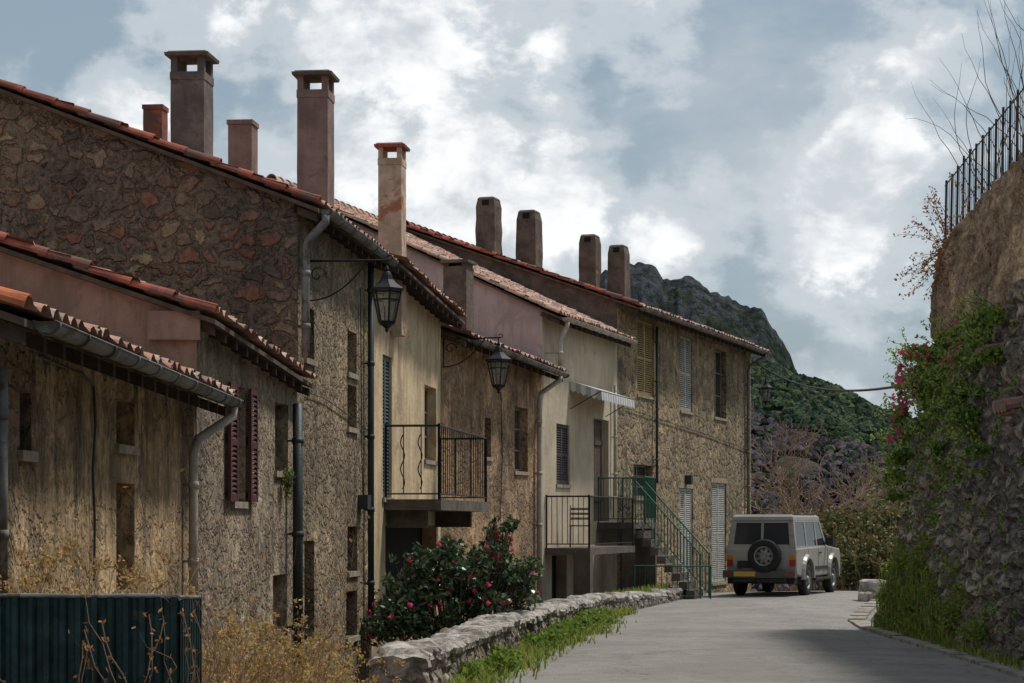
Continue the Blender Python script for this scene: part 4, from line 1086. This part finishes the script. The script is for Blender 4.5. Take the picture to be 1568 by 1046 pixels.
mb.obj('hillside_trees',[canopy('canopy_a',(.048,.068,.038)),canopy('canopy_b',(.072,.09,.045)),canopy('canopy_c',(.030,.046,.034)),canopy('bare_canopy_a',(.088,.070,.076)),canopy('bare_canopy_b',(.068,.058,.064))])  # canopy colours lightened to paint in a little distance haze
# ---------------------------------------------------------------- sky + sun
AZ=math.radians(60); EL=math.radians(62)
w=bpy.data.worlds.new('World'); scene.world=w; w.use_nodes=True; nt=w.node_tree
bg=nt.nodes['Background']; sky=nd(nt,'ShaderNodeTexSky',sky_type='NISHITA'); sky.sun_disc=False; sky.sun_elevation=EL; sky.sun_rotation=AZ
sky.air_density=1.2; sky.dust_density=1.5
tc=nd(nt,'ShaderNodeTexCoord').outputs['Generated']
nv=nd(nt,'ShaderNodeVectorMath',operation='NORMALIZE'); lk(nt,tc,nv.inputs[0]); dirv=nv.outputs[0]
n1=noi(nt,mapping(nt,dirv,(1,1,1.5)),11,7,.58,.2).outputs[0]
n2=noi(nt,mapping(nt,dirv,(1,1,2.2),(3,1,2)),5,5,.55,.3).outputs[0]
n3=noi(nt,mapping(nt,dirv,(1,1,1.3),(7,1,2)),38,6,.6,.1).outputs[0]
acc=None
blobs=[(200,175,75,.85),(560,300,110,.85),(720,290,110,.95),(860,330,110,.9),(1010,360,90,.85),(700,40,150,.65),(830,90,80,.65),(520,50,90,.5),(1330,240,80,1.0),(1270,350,85,.95),(1080,330,70,.7),(1230,310,70,.7),(960,40,100,.4),(430,270,50,.6),(330,30,110,.45),(1350,60,120,.4)]
for (u,v,rad,st) in blobs:
    c=W(u,v,1).normalized()
    dn=nd(nt,'ShaderNodeVectorMath',operation='DISTANCE'); lk(nt,dirv,dn.inputs[0]); dn.inputs[1].default_value=c
    g=mr(nt,dn.outputs['Value'],rad*1.9/F,rad*.1/F,0,st)
    acc=g if acc is None else mth(nt,'MAXIMUM',acc,g)
det=mth(nt,'ADD',mth(nt,'MULTIPLY',mth(nt,'SUBTRACT',n1,.5),2.8),mth(nt,'MULTIPLY',mth(nt,'SUBTRACT',n3,.5),1.1))
den=mth(nt,'ADD',acc,det)
bright=mr(nt,den,.44,.78)
veil=mr(nt,mth(nt,'ADD',mth(nt,'MULTIPLY',n2,.6),mth(nt,'MULTIPLY',n1,.4)),.42,.62)
skyc=mixc(nt,.75,sky.outputs[0],(2.8,3.6,4.3))
c=mixc(nt,veil,skyc,(4.8,5.4,5.9))
c=mixc(nt,mth(nt,'MULTIPLY',mr(nt,den,.0,.42),.7),c,(6.2,6.7,7.1))
shade=mr(nt,noi(nt,mapping(nt,dirv,(1,1,1.6),(2,5,1)),17,6,.6,.2).outputs[0],.35,.6)
cl=mixc(nt,shade,(5.9,6.3,6.8),(9.6,9.7,9.8))
c=mixc(nt,bright,c,cl)
lk(nt,c,bg.inputs[0]); bg.inputs[1].default_value=.104
sd=bpy.data.lights.new('sun','SUN'); sd.energy=3.2; sd.angle=math.radians(7); sd.color=(1,.96,.90)
so=bpy.data.objects.new('sun',sd); scene.collection.objects.link(so)
S=Vector((math.sin(AZ)*math.cos(EL),math.cos(AZ)*math.cos(EL),math.sin(EL))); so.rotation_euler=S.to_track_quat('Z','Y').to_euler(); so.location=(20,20,60)
# ---------------------------------------------------------------- camera
cd=bpy.data.cameras.new('camera'); cd.lens=75.0; cd.sensor_width=36; cd.shift_y=(800-523)/1568; cd.clip_end=20000; cd.clip_start=.1
co=bpy.data.objects.new('camera',cd); scene.collection.objects.link(co); co.location=(0,0,0); co.rotation_euler=(math.radians(90),0,0); scene.camera=co
scene.view_settings.view_transform='Standard'; scene.view_settings.look='None'; scene.view_settings.exposure=0
